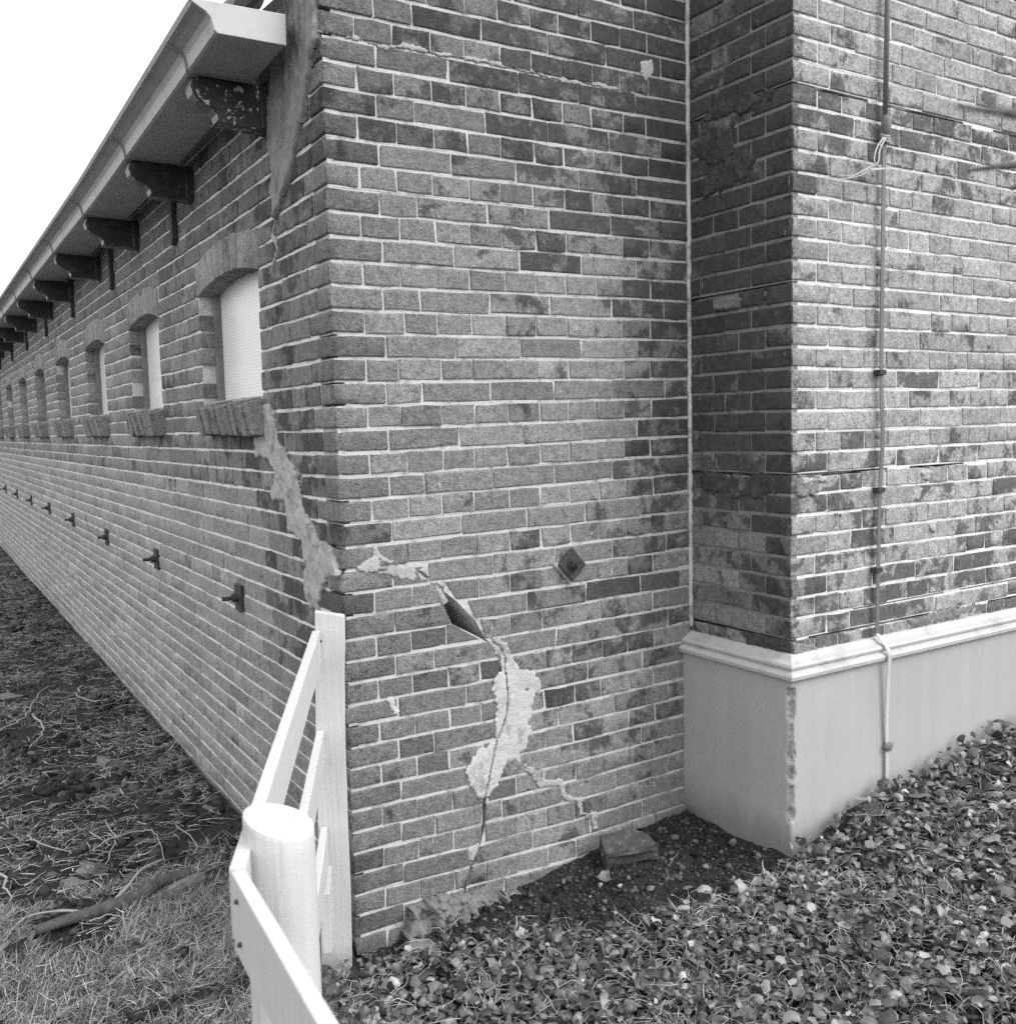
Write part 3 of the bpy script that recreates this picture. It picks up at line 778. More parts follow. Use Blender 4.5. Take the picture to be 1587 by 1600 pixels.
MB().tube([(0, -.038, .002), (0, -.052, .002)], .008, 10).build('rod', M_IRON, r)
MB().prism([(-.062, .002), (-.052, .012), (0.008, -.056), (-.002, -.066)], 1, -.007, .001).build('mortar_seat', M_FILL, r)

# roof: slope over the stable with its eaves tiles
rs = 1.0
MB().prism([(-.10, 2.62), (4.0, 2.62 + 4.10 * rs), (4.0, 2.66 + 4.10 * rs), (-.10, 2.66)], 1, .34, YEND).build('roof', M_TILE, stable)
roof = [c for c in stable.children if c.name.startswith('roof')][0]
def tile_mesh():
    V, Fc = [], []
    N = 9
    for (d, k) in ((0, 0), (.016, 1)):
        for t in (0, .34):
            for i in range(N):
                u = i / (N - 1); s = math.sin(u * 2 * math.pi) * .022
                V.append((-.15 + t * .707 - d * .5, u * .235, 2.672 + t * .707 + s + d))
    def id_(layer, row, i): return layer * 2 * N + row * N + i
    for layer in (0, 1):
        for i in range(N - 1): Fc.append((id_(layer, 0, i), id_(layer, 0, i + 1), id_(layer, 1, i + 1), id_(layer, 1, i)))
    for i in range(N - 1): Fc.append((id_(0, 0, i), id_(0, 0, i + 1), id_(1, 0, i + 1), id_(1, 0, i)))
    for row in (0, 1):
        pass
    Fc.append((id_(0, 0, 0), id_(0, 1, 0), id_(1, 1, 0), id_(1, 0, 0)))
    return mesh_pd('roof_tile', V, Fc, M_TILE, True)
tm = tile_mesh()
for i in range(40):
    o = bpy.data.objects.new('roof_tile', tm); link(o, roof); o.location = (random.gauss(0, .004), .12 + i * .215, random.gauss(0, .003))

# ---- annex: brickwork above the plinth
XA, YA = 1.289, -.443
AZ0, AC = .829, .0644
def annex_tone(x, z, left):
    if left:
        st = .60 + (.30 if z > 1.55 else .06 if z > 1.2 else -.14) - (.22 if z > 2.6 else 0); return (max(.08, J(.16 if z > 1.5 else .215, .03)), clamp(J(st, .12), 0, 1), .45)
    st = .34 + (.15 if z < 1.42 else 0) + (.22 if 2.25 < z < 2.5 else 0) + (.12 if z < 1.0 else 0)
    if random.random() < .10: st += .25
    return (max(.16, J(.37, .035)), clamp(J(st, .085), 0, 1), .45)
af, al = Wall('y', YA), Wall('x', XA)
acore = MB(); lcore = MB()
OPENF = {8: .013, 0: .010, 26: .012, 1: .006}; OPENP = {8: .75, 0: .6, 26: .35, 1: .4}
OPENL = {8: .014, 17: .016, 26: .012, 0: .010}
XR = 3.1
for n_ in range(-1, 36):
    za, zb = AZ0 + AC * n_, AZ0 + AC * (n_ + 1); z0, z1 = za + BJ / 2, zb - BJ / 2; zm = (za + zb) / 2
    odd = n_ % 2 != 0
    c0 = XA + (.112 if odd else .167)
    bounds = [c0]
    if not odd and n_ % 4 == 0: bounds.append(c0 + .1128)
    while bounds[-1] < XR: bounds.append(bounds[-1] + (.1128 if odd else .2255) + random.gauss(0, .004))
    weak = zm < 1.36 and zm > 1.26 or zm < .9
    for a, b in zip(bounds, bounds[1:]):
        af.add(a + PJ / 2, b - PJ / 2, z0 + random.gauss(0, .001), z1 - (random.uniform(0, .007) if n_ + 1 in OPENF else 0) + random.gauss(0, .001), annex_tone((a + b) / 2, zm, False), None, random.gauss(0, .004), .55 if weak else .12)
    ly = [YA + (.167 if odd else .107)]
    if odd: ly += [ly[0] + .2255, -.004] if n_ % 4 == 1 else [ly[0] + .113, -.004]
    else: ly += [ly[0] + .113, ly[0] + .225, -.004]
    for a, b in zip(ly, ly[1:]):
        if b - a < .03: continue
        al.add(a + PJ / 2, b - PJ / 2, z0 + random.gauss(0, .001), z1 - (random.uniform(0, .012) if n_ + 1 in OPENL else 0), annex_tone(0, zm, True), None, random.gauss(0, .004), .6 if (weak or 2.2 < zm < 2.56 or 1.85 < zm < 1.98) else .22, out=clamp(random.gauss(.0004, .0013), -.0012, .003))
    o1, o2 = random.uniform(.0030, .0040), random.uniform(.0030, .0040)
    gapf, gapl = OPENF.get(n_ + 1, 0), OPENL.get(n_ + 1, 0)
    lcore.box(XA + o1, XA + .03, YA + o2, .3, za, zb - gapl)
    if gapf:
        acore.box(XA + .05, XR, YA + .05, .5, za, zb); x_ = XA + .03
        while x_ < XR:                                    # open joint with remnants of mortar
            w_ = random.uniform(.04, .2); acore.box(x_, min(x_ + w_, XR), YA + o2, YA + .049, za, zb - (gapf if random.random() < OPENP[n_ + 1] else 0)); x_ += w_
    else:
        acore.box(XA + .03, XR, YA + o2, .5, za, zb)
    # quoins
    o = None
aw = acore.build('brick_wall', M_MORTARA, annex)
aw.matrix_parent_inverse = annex.matrix_world.inverted()
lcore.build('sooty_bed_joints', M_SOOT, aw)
for n_ in range(-1, 36):
    za, zb = AZ0 + AC * n_, AZ0 + AC * (n_ + 1); odd = n_ % 2 != 0; zm = (za + zb) / 2
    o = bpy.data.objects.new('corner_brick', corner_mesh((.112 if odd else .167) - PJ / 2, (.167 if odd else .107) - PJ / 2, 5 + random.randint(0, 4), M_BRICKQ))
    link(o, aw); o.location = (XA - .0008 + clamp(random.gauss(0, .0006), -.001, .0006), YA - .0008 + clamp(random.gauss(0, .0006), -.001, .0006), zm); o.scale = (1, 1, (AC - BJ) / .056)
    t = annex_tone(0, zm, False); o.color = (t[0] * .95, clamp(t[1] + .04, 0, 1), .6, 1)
af.finish(aw, 215); al.finish(aw, 85)
# slim mortar fillet in the inner corner
cj = MB().tube([(XA - .005 + random.gauss(0, .001), -.003 + random.gauss(0, .001), .80 + i * .02) for i in range(120)], [random.uniform(.007, .009) for i in range(120)], 8).build('corner_joint', M_MORTAR, annex, True)
cj.matrix_parent_inverse = annex.matrix_world.inverted()
for q in ([(1.923, 1.324), (1.973, 1.331), (1.987, 1.312), (1.959, 1.287), (1.931, 1.293)], [(1.87, 1.227), (1.89, 1.265), (1.932, 1.267), (1.912, 1.224)], [(1.963, 1.141), (2.013, 1.147), (2.007, 1.102), (1.985, 1.113)], [(1.33, 1.335), (1.45, 1.33), (1.44, 1.315), (1.34, 1.31)]):
    relief('cement_patch', 'y', YA, q, t=.007, rag=.006, step=.003, mat=M_FILL, parent=aw)

for q in ([(-.36, 2.50), (-.22, 2.53), (-.06, 2.515), (-.08, 2.475), (-.24, 2.47), (-.36, 2.48)], [(-.20, 2.44), (-.10, 2.46), (-.03, 2.42), (-.05, 2.36), (-.13, 2.33), (-.20, 2.36)],
          [(-.30, 2.32), (-.18, 2.335), (-.05, 2.30), (-.08, 2.25), (-.25, 2.26)], [(-.40, 1.335), (-.25, 1.34), (-.05, 1.33), (-.07, 1.275), (-.22, 1.26), (-.38, 1.28)], [(-.36, 1.90), (-.25, 1.905), (-.24, 1.87), (-.36, 1.868)], [(-.42, .805), (-.25, .82), (-.26, .78), (-.42, .776)]):
    relief('spalled_face', 'x', XA, q, t=.0035, rag=.016, amp=.8, step=.004, mat=M_SPALL, parent=aw, freq=20, lump=.003)
tag(relief('pale_stone', 'x', XA, [(-.235, 1.865), (-.245, 1.895), (-.20, 1.912), (-.13, 1.905), (-.12, 1.87)], t=.016, rag=.004, amp=.25, step=.004, mat=M_STONE, parent=aw, freq=14), 'smooth pale stone set into the side of the pier')
for q in ([(1.30, 1.338), (1.42, 1.335), (1.40, 1.285), (1.33, 1.275), (1.30, 1.29)], [(1.30, .815), (1.39, .812), (1.41, .785), (1.31, .782)], [(1.86, .822), (2.1, .83), (2.3, .825), (2.2, .795), (1.9, .79)]):
    relief('spalled_face', 'y', YA, q, t=.0035, rag=.014, amp=.7, step=.004, mat=M_SPALLL, parent=aw, freq=20, lump=.003)

# plinth: rendered surface with a chipped arris
DP = .040
def plinth():
    cols = []                                          # (x, y, side)
    yv = list(np.linspace(.02, -.40, 9)) + list(np.linspace(-.42, YA - DP, 14))
    xv = list(np.linspace(XA - DP, XA - DP + .06, 14)) + list(np.linspace(1.33, XR, 14))
    path = [(XA - DP, y) for y in yv] + [(x, YA - DP) for x in xv[1:]]
    zsr = list(np.arange(-.25, .722, .008))
    V = []
    for z in zsr:
        for (x, y) in path:
            d = abs(x - (XA - DP)) + abs(y - (YA - DP))
            px, py = x, y
            chip = clamp(.021 + .012 * fbm(z * 13, 1.3, 0, 2) + .007 * fbm(z * 45, 4.3, 0, 2), .006, .040) if .27 < z < .69 else .004
            if d < chip:                                  # broken edge: set back towards the inside
                k = (chip - d); q = k * (.55 + .35 * fbm(x * 130, y * 130, z * 130, 2))
                px += q; py += q
            else:
                px += .0012 * fbm(y * 6, z * 6, 1.0, 2) * (1 if x <= XA - DP + 1e-6 else 0); py += .0012 * fbm(x * 6, z * 6, 2.0, 2) * (0 if x <= XA - DP + 1e-6 else 1)
            if z < .17 and x <= XA - DP + 1e-6 and y > -.08: px += .02 * clamp((.17 - z) / .05, 0, 1) * clamp((y + .08) / .06, 0, 1)
            V.append((px, py, z))
    n = len(path)
    Fq = np.array([(j * n + i, j * n + i + 1, (j + 1) * n + i + 1, (j + 1) * n + i) for j in range(len(zsr) - 1) for i in range(n - 1)])
    return np.array(V), Fq, n, path
pv, pf, pn, ppath = plinth()
pm = mesh_np('plinth', pv, pf, M_PLASTER, smooth=False); pm.materials.append(M_CHIP)
ctr = pv[pf].mean(1); dd = np.minimum(1, np.abs(ctr[:, 0] - (XA - DP)) + np.abs(ctr[:, 1] - (YA - DP)))
inner = (ctr[:, 0] > XA - DP + .0028) & (ctr[:, 1] > YA - DP + .0028) & (ctr[:, 0] < XA) & (ctr[:, 2] > .2)
pm.polygons.foreach_set('material_index', inner.astype(np.int32))
po = link(bpy.data.objects.new('plinth', pm), annex); po.matrix_parent_inverse = annex.matrix_world.inverted()
mpf = [(-.004, .787), (.008, .784), (.026, .770), (.043, .763), (.047, .757), (.045, .750), (.038, .746), (.042, .743), (.053, .739), (.059, .731), (.057, .720), (.048, .713), (.036, .711)]
V, Fc = [], []
path = [None] * 3
for (d, z) in mpf:
    V += [(XA - d, .03, z), (XA - d, YA - d, z), (XR, YA - d, z)]
for j in range(len(mpf) - 1):
    for i in range(2): Fc.append((j * 3 + i + 1, j * 3 + i, (j + 1) * 3 + i, (j + 1) * 3 + i + 1))
mo = obj_pd('moulding', V, Fc, M_MOULD, po)
mo.matrix_parent_inverse = po.matrix_world.inverted() if False else Matrix.Identity(4)

# ------------------------------------------------------------------ conductor and cord on the annex wall
cond = empty('lightning_conductor', (1.69, YA, .2)); bpy.context.view_layer.update()
tag(cond, 'thin metal lightning conductor running down the brick wall and over the plinth', 'conductor')
def childw(o, root):
    o.parent = root; o.matrix_parent_inverse = root.matrix_world.inverted() if root.parent is None and root.matrix_world != Matrix.Identity(4) else Matrix.Translation(-Vector(root.location)); return o
def strip(pts, w, th, name, mat):
    mb = MB(); P = smoothpath(pts, 5); vs = []
    for p in P: vs += [(p.x - w / 2, p.y - th, p.z), (p.x + w / 2, p.y - th, p.z), (p.x + w / 2, p.y + th, p.z), (p.x - w / 2, p.y + th, p.z)]
    fs = [(i * 4 + j, i * 4 + (j + 1) % 4, i * 4 + 4 + (j + 1) % 4, i * 4 + 4 + j) for i in range(len(P) - 1) for j in range(4)]
    return childw(mb.add(vs, fs).build(name, mat), cond)
childw(MB().tube([(1.690, YA - .022, 3.05), (1.690, YA - .022, 2.80), (1.688, YA - .020, 2.44)], .0078, 10).build('upper_rod', M_STRIP, None, True), cond)
strip([(1.688, YA - .018, 2.47), (1.688, YA - .017, 2.1), (1.689, YA - .016, 1.66), (1.694, YA - .020, 1.45), (1.688, YA - .016, 1.25), (1.682, YA - .018, 1.01), (1.680, YA - .018, .80)], .0165, .0016, 'strip', M_STRIP)
strip([(1.680, YA - .018, .80), (1.681, YA - .040, .778), (1.682, YA - .063, .748), (1.683, YA - .064, .715), (1.686, YA - .058, .64), (1.690, YA - .052, .5), (1.696, YA - .050, .40), (1.700, YA - .05, .18)], .0165, .0016, 'painted_strip', M_STRIPW)
for (x, z) in ((1.689, 1.655), (1.690, 1.275), (1.683, 1.012)):
    childw(MB().box(x - .019, x + .014, YA - .026, YA + .0, z - .008, z + .008).build('wall_clip', M_IRON, None, bevel=.002), cond)
V, Fc = ico(.016, 2, 3, .25, (1.2, .8, 1)); childw(obj_pd('lower_clip', [(1.70 + a, YA - .052 + b, .425 + c) for a, b, c in V], Fc, M_STONE), cond)
cord = empty('tied_cord', (1.688, YA - .03, 2.43)); bpy.context.view_layer.update()
tag(cord, 'frayed pale cord knotted round the conductor, its loose ends blowing left', 'cord')
V, Fc = ico(.021, 3, 5, .06, (.75, .7, 1.5)); o = obj_pd('wrapped_knot', [(1.686 + a, YA - .026 + b, 2.425 + c) for a, b, c in V], Fc, M_STONE, None, True); childw(o, cord)
rg = MB()
for dz in (0, .008, .016): rg.tube([(1.688 + .013 * math.cos(t), YA - .022 + .012 * math.sin(t), 2.378 + dz + .006 * math.sin(t)) for t in np.linspace(0, 2 * math.pi, 13)], .0038, 6)
childw(rg.build('winding', M_CORD, None, True), cord)
st = MB()
def cpt(px, py, out): p = on_plane(px, py, 1, YA - out); return tuple(p)
for pts in ([(1383, 215), (1374, 235), (1371, 254), (1352, 264), (1330, 274), (1298, 272)], [(1380, 215), (1369, 232), (1366, 252), (1378, 262)], [(1382, 264), (1362, 266), (1344, 274), (1318, 279), (1286, 276)], [(1380, 263), (1355, 265), (1330, 276), (1300, 287)]):
    P = smoothpath([cpt(a, b, .03 + .02 * i) for i, (a, b) in enumerate(pts)], 4)
    st.tube(P, [.0034 * (1 - .75 * i / len(P)) for i in range(len(P))], 6, jit=.1)
childw(st.build('loose_strands', M_CORD, None, True), cord)

# ------------------------------------------------------------------ white fence
fence = empty('white_fence', (-.09, -.06, 0)); bpy.context.view_layer.update()
tag(fence, 'white painted wooden fence with plank rails and a round post at the corner', 'fence')
def fpart(o): o.parent = fence; o.matrix_parent_inverse = Matrix.Translation(-Vector(fence.location)); return o
def plank(p0, p1, thick, height, side, name, bow=0.0):
    """p0, p1: upper left edge; thick to the side given, hangs down by height"""
    p0, p1 = Vector(p0), Vector(p1); d = (p1 - p0).normalized(); s = Vector((-d.y, d.x, 0)) * side
    mb = MB(); N = 8; vs = []
    for i in range(N + 1):
        t = i / N; p = p0.lerp(p1, t) + Vector((0, 0, bow * math.sin(math.pi * t)))
        j = random.gauss(0, .0006)
        vs += [p, p + s * (thick + j), p + s * (thick + j) - Vector((0, 0, height)), p - Vector((0, 0, height))]
    fs = [(i * 4 + k, i * 4 + (k + 1) % 4, i * 4 + 4 + (k + 1) % 4, i * 4 + 4 + k) for i in range(N) for k in range(4)] + [(0, 1, 2, 3), (N * 4 + 3, N * 4 + 2, N * 4 + 1, N * 4)]
    return fpart(mb.add(vs, fs).build(name, M_WHITE, bevel=.0018))
# flat corner post, leaning a little
fd = Vector((.075, -.033, 0)).normalized(); nd = Vector((.40, .916, 0)).normalized()
def cpost():
    b0, b1 = Vector((-.127, -.045, -.1)), Vector((-.052, -.078, -.1)); t0, t1 = Vector((-.102, -.056, 1.032)), Vector((-.030, -.088, 1.016))
    vs = []; N = 14
    for i in range(N + 1):
        t = i / N; a, b = b0.lerp(t0, t), b1.lerp(t1, t)
        wob = .0022 * math.sin(7 * t) + random.gauss(0, .0006)
        a = a + fd * wob; b = b + fd * (wob + .002 * math.sin(5 * t + 1))
        vs += [a, b, b + nd * .032, a + nd * .032]
    fs = [(i * 4 + k, i * 4 + (k + 1) % 4, i * 4 + 4 + (k + 1) % 4, i * 4 + 4 + k) for i in range(N) for k in range(4)] + [(0, 1, 2, 3), (N * 4 + 3, N * 4 + 2, N * 4 + 1, N * 4)]
    return fpart(MB().add(vs, fs).build('flat_post', M_WHITE, bevel=.002))
cpost()
A0, A1 = Vector((-.112, -.060, 0)), Vector((-.694, -1.326, 0))
for z, ln in ((.983, 1.0), (.711, .99), (.444, .99)):
    plank((A0.x, A0.y, z), (A0.x + (A1.x - A0.x) * ln, A0.y + (A1.y - A0.y) * ln, z), .020, .092, 1, 'rail')
plank((-.118, -.085, .345), (-.175, -.21, .335), .022, .16, 1, 'short_board')
plank((-.692, -1.329, .979), (-.765, -2.5, .979), .018, .10, 1, 'front_rail')
plank((-.692, -1.329, .60), (-.765, -2.5, .60), .018, .10, 1, 'front_rail')
def rpost(cx, cy, r, zt, name):
    mb = MB(); n = 28; vs = []; zr = [-.1, .2, .5, .8, zt - .03, zt - .006, zt - .001]; rr = [r * 1.02, r * 1.01, r, r, r * 1.0, r * .995, r * .965]
    for z, q in zip(zr, rr):
        for k in range(n):
            a = 2 * math.pi * k / n; sl = (-.014 * math.cos(a - 2.4) if z > zt - .05 else 0)
            w = q * (1 + .02 * math.sin(3 * a + 1) + random.gauss(0, .004))
            vs.append((cx + w * math.cos(a), cy + w * math.sin(a), z - sl))
    fs = [(i * n + k, i * n + (k + 1) % n, (i + 1) * n + (k + 1) % n, (i + 1) * n + k) for i in range(len(zr) - 1) for k in range(n)]
    c = len(vs)
    e = (len(zr) - 1) * n
    for k in range(n):
        a = 2 * math.pi * k / n; vs.append((cx + r * .45 * math.cos(a), cy + r * .45 * math.sin(a), zt + .001 + .006 * math.cos(a - 2.4) + random.gauss(0, .0012)))
    fs += [(e + k, e + (k + 1) % n, c + (k + 1) % n, c + k) for k in range(n)] + [tuple(c + k for k in range(n))]
    o = fpart(mb.add(vs, fs).build(name, M_WHITE, smooth=True))
    o.data.polygons.foreach_set('use_smooth', [len(p.vertices) == 4 and p.center.z < zt - .012 for p in o.data.polygons]); return o
rpost(-.612, -1.272, .046, 1.006, 'round_post')
for (x, y, z) in ((-.6955, -1.36, .955), (-.6965, -1.368, .905), (-.094, -.0735, .955), (-.101, -.0705, .925), (-.098, -.072, .69), (-.104, -.069, .66)):
    V, Fc = ico(.0034, 2, 1, .0); fpart(obj_pd('nail', [(x + a, y + b, z + c) for a, b, c in V], Fc, M_IRON))
rpost(-.70, -2.44, .046, .99, 'round_post')

# ------------------------------------------------------------------ loose pieces on the ground
def lump_brick(name, c, size, rot, mat, label, cat='brick', seed=1, group=None):
    import bmesh
    bm = bmesh.new(); bmesh.ops.create_cube(bm, size=1)
    for v in bm.verts: v.co = Vector((v.co.x * size[0], v.co.y * size[1], v.co.z * size[2]))
    bmesh.ops.bevel(bm, geom=list(bm.edges), offset=min(size) * .16, segments=2, affect='EDGES')
    bmesh.ops.subdivide_edges(bm, edges=list(bm.edges), cuts=1, use_grid_fill=True)
    r = random.Random(seed); j = min(size) * .07
    ch = Vector((size[0] * .5, size[1] * .4, size[2] * .5))
    for v in bm.verts:
        v.co += Vector((r.gauss(0, j), r.gauss(0, j), r.gauss(0, j)))
        q = (v.co - ch).length
        if q < size[1] * .7: v.co -= Vector((1, .4, .5)).normalized() * (size[1] * .7 - q) * .6
    me = bpy.data.meshes.new(name); bm.to_mesh(me); bm.free(); me.materials.append(mat)
    o = link(bpy.data.objects.new(name, me)); o.location = c; o.rotation_euler = rot
    return tag(o, label, cat, group)
lump_brick('brick_fragment', (.90, -.125, .150), (.185, .10, .058), (.32, -.18, -.55), M_DARKBRICK, 'large dirty half brick lying on the soil by the inner corner', 'brick', 3)
lump_brick('brick_fragment', (.165, -.105, .022), (.10, .062, .045), (.2, .15, -.5), M_STONE, 'pale broken brick end half buried at the foot of the gable', 'brick', 5)
lump_brick('stone', (-.56, .885, .075), (.085, .06, .045), (.1, .5, .6), M_STONE, 'angular pale stone behind the fallen branch', 'stone', 8)
lump_brick('stone', (-.625, .83, .062), (.075, .055, .032), (.2, .1, .2), M_STONE, 'flat stone beside the angular stone in the grass', 'stone', 9)
lump_brick('wood_offcut', (-.325, .60, .072), (.13, .035, .035), (0, -.1, .35), M_OFFCUT, 'short wood offcut under the thick end of the branch', 'wood', 11)
lump_brick('stone', (-.322, 1.97, .07), (.08, .10, .05), (.1, .3, .3), M_STONE, 'pale stone on the soil halfway to the wall', 'stone', 12)
lump_brick('stone', (-.085, 1.20, .06), (.05, .06, .04), (.3, 0, .4), M_STONE, 'small stone against the foot of the side wall', 'stone', 13)
lump_brick('paper_scrap', (-.57, 3.52, .06), (.16, .10, .012), (.1, .1, .4), M_STONE, 'flat scrap lying on the soil at the left picture edge', 'scrap', 14)
lump_brick('stone', (-.40, .21, .055), (.05, .05, .035), (0, 0, .4), M_STONE, 'small pale stone in the short grass beside the fence', 'stone', 15)
def gpath(pts, lift=.012): return [(x, y, gh(x, y) + lift + (q[0] if q else 0)) for (x, y, *q) in pts]
br = empty('fallen_branch', (-.53, .58, .05)); bpy.context.view_layer.update()
tag(br, 'thick dark fallen branch lying in the grass', 'branch')
P = smoothpath(gpath([(-.765, .543), (-.69, .565), (-.639, .562), (-.559, .565), (-.468, .60), (-.397, .652), (-.30, .655)], .030), 5)
o = MB().tube(P, [.014 + .006 * min(1, i / 12) - .004 * max(0, (i - 24) / 8) for i in range(len(P))], 10, jit=.13).build('stem', M_BARK, None, True)
o.parent = br; o.matrix_parent_inverse = Matrix.Translation(-Vector(br.location))
o = MB().tube(smoothpath([(-.565, .565, gh(-.56, .56) + .03), (-.50, .63, .10), (-.44, .70, .115), (-.36, .77, .10)], 5), [.006] * 6 + [.004] * 10, 6).build('side_twig', M_BARKP, None, True)
o.parent = br; o.matrix_parent_inverse = Matrix.Translation(-Vector(br.location))
o = MB().tube(smoothpath([(-.62, .562, gh(-.6, .56) + .03), (-.69, .62, .085), (-.78, .66, .075), (-.84, .60, .06)], 5), [.005] * 6 + [.003] * 10, 6).build('side_twig', M_BARKP, None, True)
o.parent = br; o.matrix_parent_inverse = Matrix.Translation(-Vector(br.location))
TW = [('pale forked twig curling over the soil at the far left', [[(-.80, 2.74), (-.693, 2.801), (-.599, 2.895), (-.526, 3.04), (-.448, 3.424), (-.336, 3.587)], [(-.529, 3.015), (-.509, 2.703), (-.532, 2.542), (-.597, 2.39)]], .0075, M_BARKP),
      ('short bent white twig on the soil near the wall', [[(-.224, 3.452), (-.287, 3.151), (-.189, 2.99)]], .006, M_BARKP),
      ('pale three-pronged twig arching over the soil clods', [[(-.533, 1.072), (-.453, 1.084), (-.358, 1.089), (-.328, 1.022), (-.346, .793)], [(-.451, 1.311), (-.445, 1.092)], [(-.455, 1.073), (-.531, .894)]], .0038, M_BARKP),
      ('long thin brown twig lying just above the branch', [[(-.498, .736), (-.366, .796), (-.231, .83)]], .0045, M_BARK),
      ('thick pale stick end at the left picture edge', [[(-.90, 1.25), (-.826, 1.017), (-.813, .902), (-.807, .848)]], .007, M_BARKP),
      ('pale crooked twig left of the three-pronged twig', [[(-.709, 1.341), (-.69, 1.181), (-.594, 1.083)]], .0045, M_BARKP),
      ('thin white straw-like twig below the branch', [[(-.627, .518), (-.57, .49), (-.522, .455)]], .0032, M_BARKP),
      ('dark twig at the left edge beside the crooked twig', [[(-.92, 1.34), (-.806, 1.293), (-.756, 1.209)]], .006, M_BARK),
      ('thin hooked twig nearest the round fence post', [[(-.244, 1.096), (-.228, .858), (-.258, .807)]], .003, M_BARKP)]
for lab, parts, r_, mt in TW:
    mb = MB()
    for pts in parts:
        n = len(pts); P = smoothpath([(x, y, gh(x, y) + .014 + .018 * math.sin(math.pi * i / (n - 1)) + random.gauss(0, .004)) for i, (x, y) in enumerate(pts)], 5)
        P = [p + Vector((random.gauss(0, r_ * .9), random.gauss(0, r_ * .9), random.gauss(0, r_ * .5))) for p in P]
        mb.tube(P, [.8 * r_ * (1 - .5 * i / len(P)) for i in range(len(P))], 7, jit=.12)
    tag(mb.build('twig', mt, None, True), lab, 'twig')

# ------------------------------------------------------------------ vegetation
def soil_edge(x):
    T = [(-.3, -.10), (0, -.06), (.24, -.12), (.44, -.22), (.55, -.40), (.72, -.47), (.95, -.50), (1.16, -.50), (1.25, -.49), (9, -.485)]
    for (a, ya), (b, yb) in zip(T, T[1:]):
        if x <= b: return ya + (yb - ya) * (x - a) / (b - a)
    return -.485
LEAF_F = np.array([(0, k + 1, (k + 1) % 8 + 1) for k in range(8)] + [(k + 1, k + 9, (k + 1) % 8 + 9) for k in range(8)] + [(k + 1, (k + 1) % 8 + 9, (k + 1) % 8 + 1) for k in range(8)])
def leaf_cloud(name, n_try, label):
    ang = np.array([0, .75, 1.35, 2.2, 3.14, -2.2, -1.35, -.75]); rad = np.array([1.0, .86, 1.05, .95, .45, .95, 1.05, .86])
    V, Fc, T = [], [], []; nv = 0; sites = []
    for _ in range(n_try):
        x = random.uniform(-.16, 3.0); y = random.uniform(-2.0, -.01)
        e = soil_edge(x)
        if x < -.02 and y > -.11: continue
        d = e - y
        p = 1.0 if d > .12 else clamp(d / .12, 0, 1) ** 1.2 if d > 0 else (.018 if x < 1.2 and y < -.02 else 0)
        if x < .35 and d > 0: p = min(p, .75)
        p *= clamp(1.08 + .75 * fbm(x * 4.2, y * 4.2, 7.7, 3), .28, 1)
        if random.random() > p: continue
        g = gh(x, y)
        near = clamp(1 - abs(y + .52) / .22, 0, 1) if x > 1.22 else 0
        hgt = (random.random() ** .9) * (.060 + .015 * near + .02 * max(0, fbm(x * 5, y * 5, 1.1, 2))) + .006
        if d < 0: hgt *= .3
        r = random.lognormvariate(math.log(.0112), .36) * (1.15 if x > .9 else 1.0); r = min(r, .030)
        c = np.array([x, y, g + hgt])
        if x > 1.22 and c[1] > -.50 - r: c[1] = -.50 - r
        tilt = abs(random.gauss(0, .8)); az = random.uniform(0, 6.283); yaw = random.uniform(0, 6.283)
        nrm = Vector((math.sin(tilt) * math.cos(az), math.sin(tilt) * math.sin(az), math.cos(tilt)))
        q = nrm.to_track_quat('Z', 'Y').to_matrix(); q = np.array(q)
        cup = random.gauss(-.30, .38)
        rr = rad * r * np.array([random.uniform(.85, 1.15) for _ in range(8)]); ri = rr * .58
        lob = np.array([random.uniform(.4, 1.3) for _ in range(8)])
        o_ = np.stack([rr * np.cos(ang + yaw), rr * np.sin(ang + yaw), cup * rr * lob], 1)
        i_ = np.stack([ri * np.cos(ang + yaw), ri * np.sin(ang + yaw), cup * ri * .28], 1)
        loc = np.vstack([i_, o_])
        loc = np.vstack([[0, 0, 0], loc]) @ q.T + c
        V.append(loc); Fc.append(LEAF_F + nv); nv += 17
        b = clamp(random.lognormvariate(math.log(.120), .6), .02, .5)
        if random.random() < .02: b = random.uniform(.3, .46)
        T.append(np.tile([b, 0, 0], (24, 1))); sites.append((x, y, g + hgt))
    o = link(bpy.data.objects.new(name, mesh_np(name, np.concatenate(V), np.concatenate(Fc), M_LEAF, np.concatenate(T), True)))
    tag(o, label, 'ground cover', kind='stuff'); return sites
sites = leaf_cloud('ground_cover', 66000, 'dense low ground cover of small rounded leaves on the right')
def strands(name, gen, n, mat, label, cat, seg=4):
    V, Fc, T = [], [], []; nv = 0
    for _ in range(n):
        g = gen()
        if g is None: continue
        P, r, b = g
        P = np.array(P); d = P[-1] - P[0]; s = np.cross(d, [0, 0, 1.0]); L = np.linalg.norm(s)
        s = (s / L if L > 1e-6 else np.array([1.0, 0, 0]))
        up = np.array([0, 0, 1.0])
        m_ = len(P); w = r * (1 - .75 * np.linspace(0, 1, m_) ** 2)
        a, b_, c = P - s * w[:, None], P + s * w[:, None], P + up * w[:, None] * .9
        V.append(np.stack([a, c, b_], 1).reshape(-1, 3))
        for i in range(m_ - 1):
            k = nv + i * 3; Fc += [(k, k + 1, k + 4, k + 3), (k + 1, k + 2, k + 5, k + 4)]; T += [(b, 0, 0)] * 2
        nv += m_ * 3
    o = link(bpy.data.objects.new(name, mesh_np(name, np.concatenate(V), np.array(Fc), mat, np.array(T), True)))
    return tag(o, label, cat, kind='stuff')
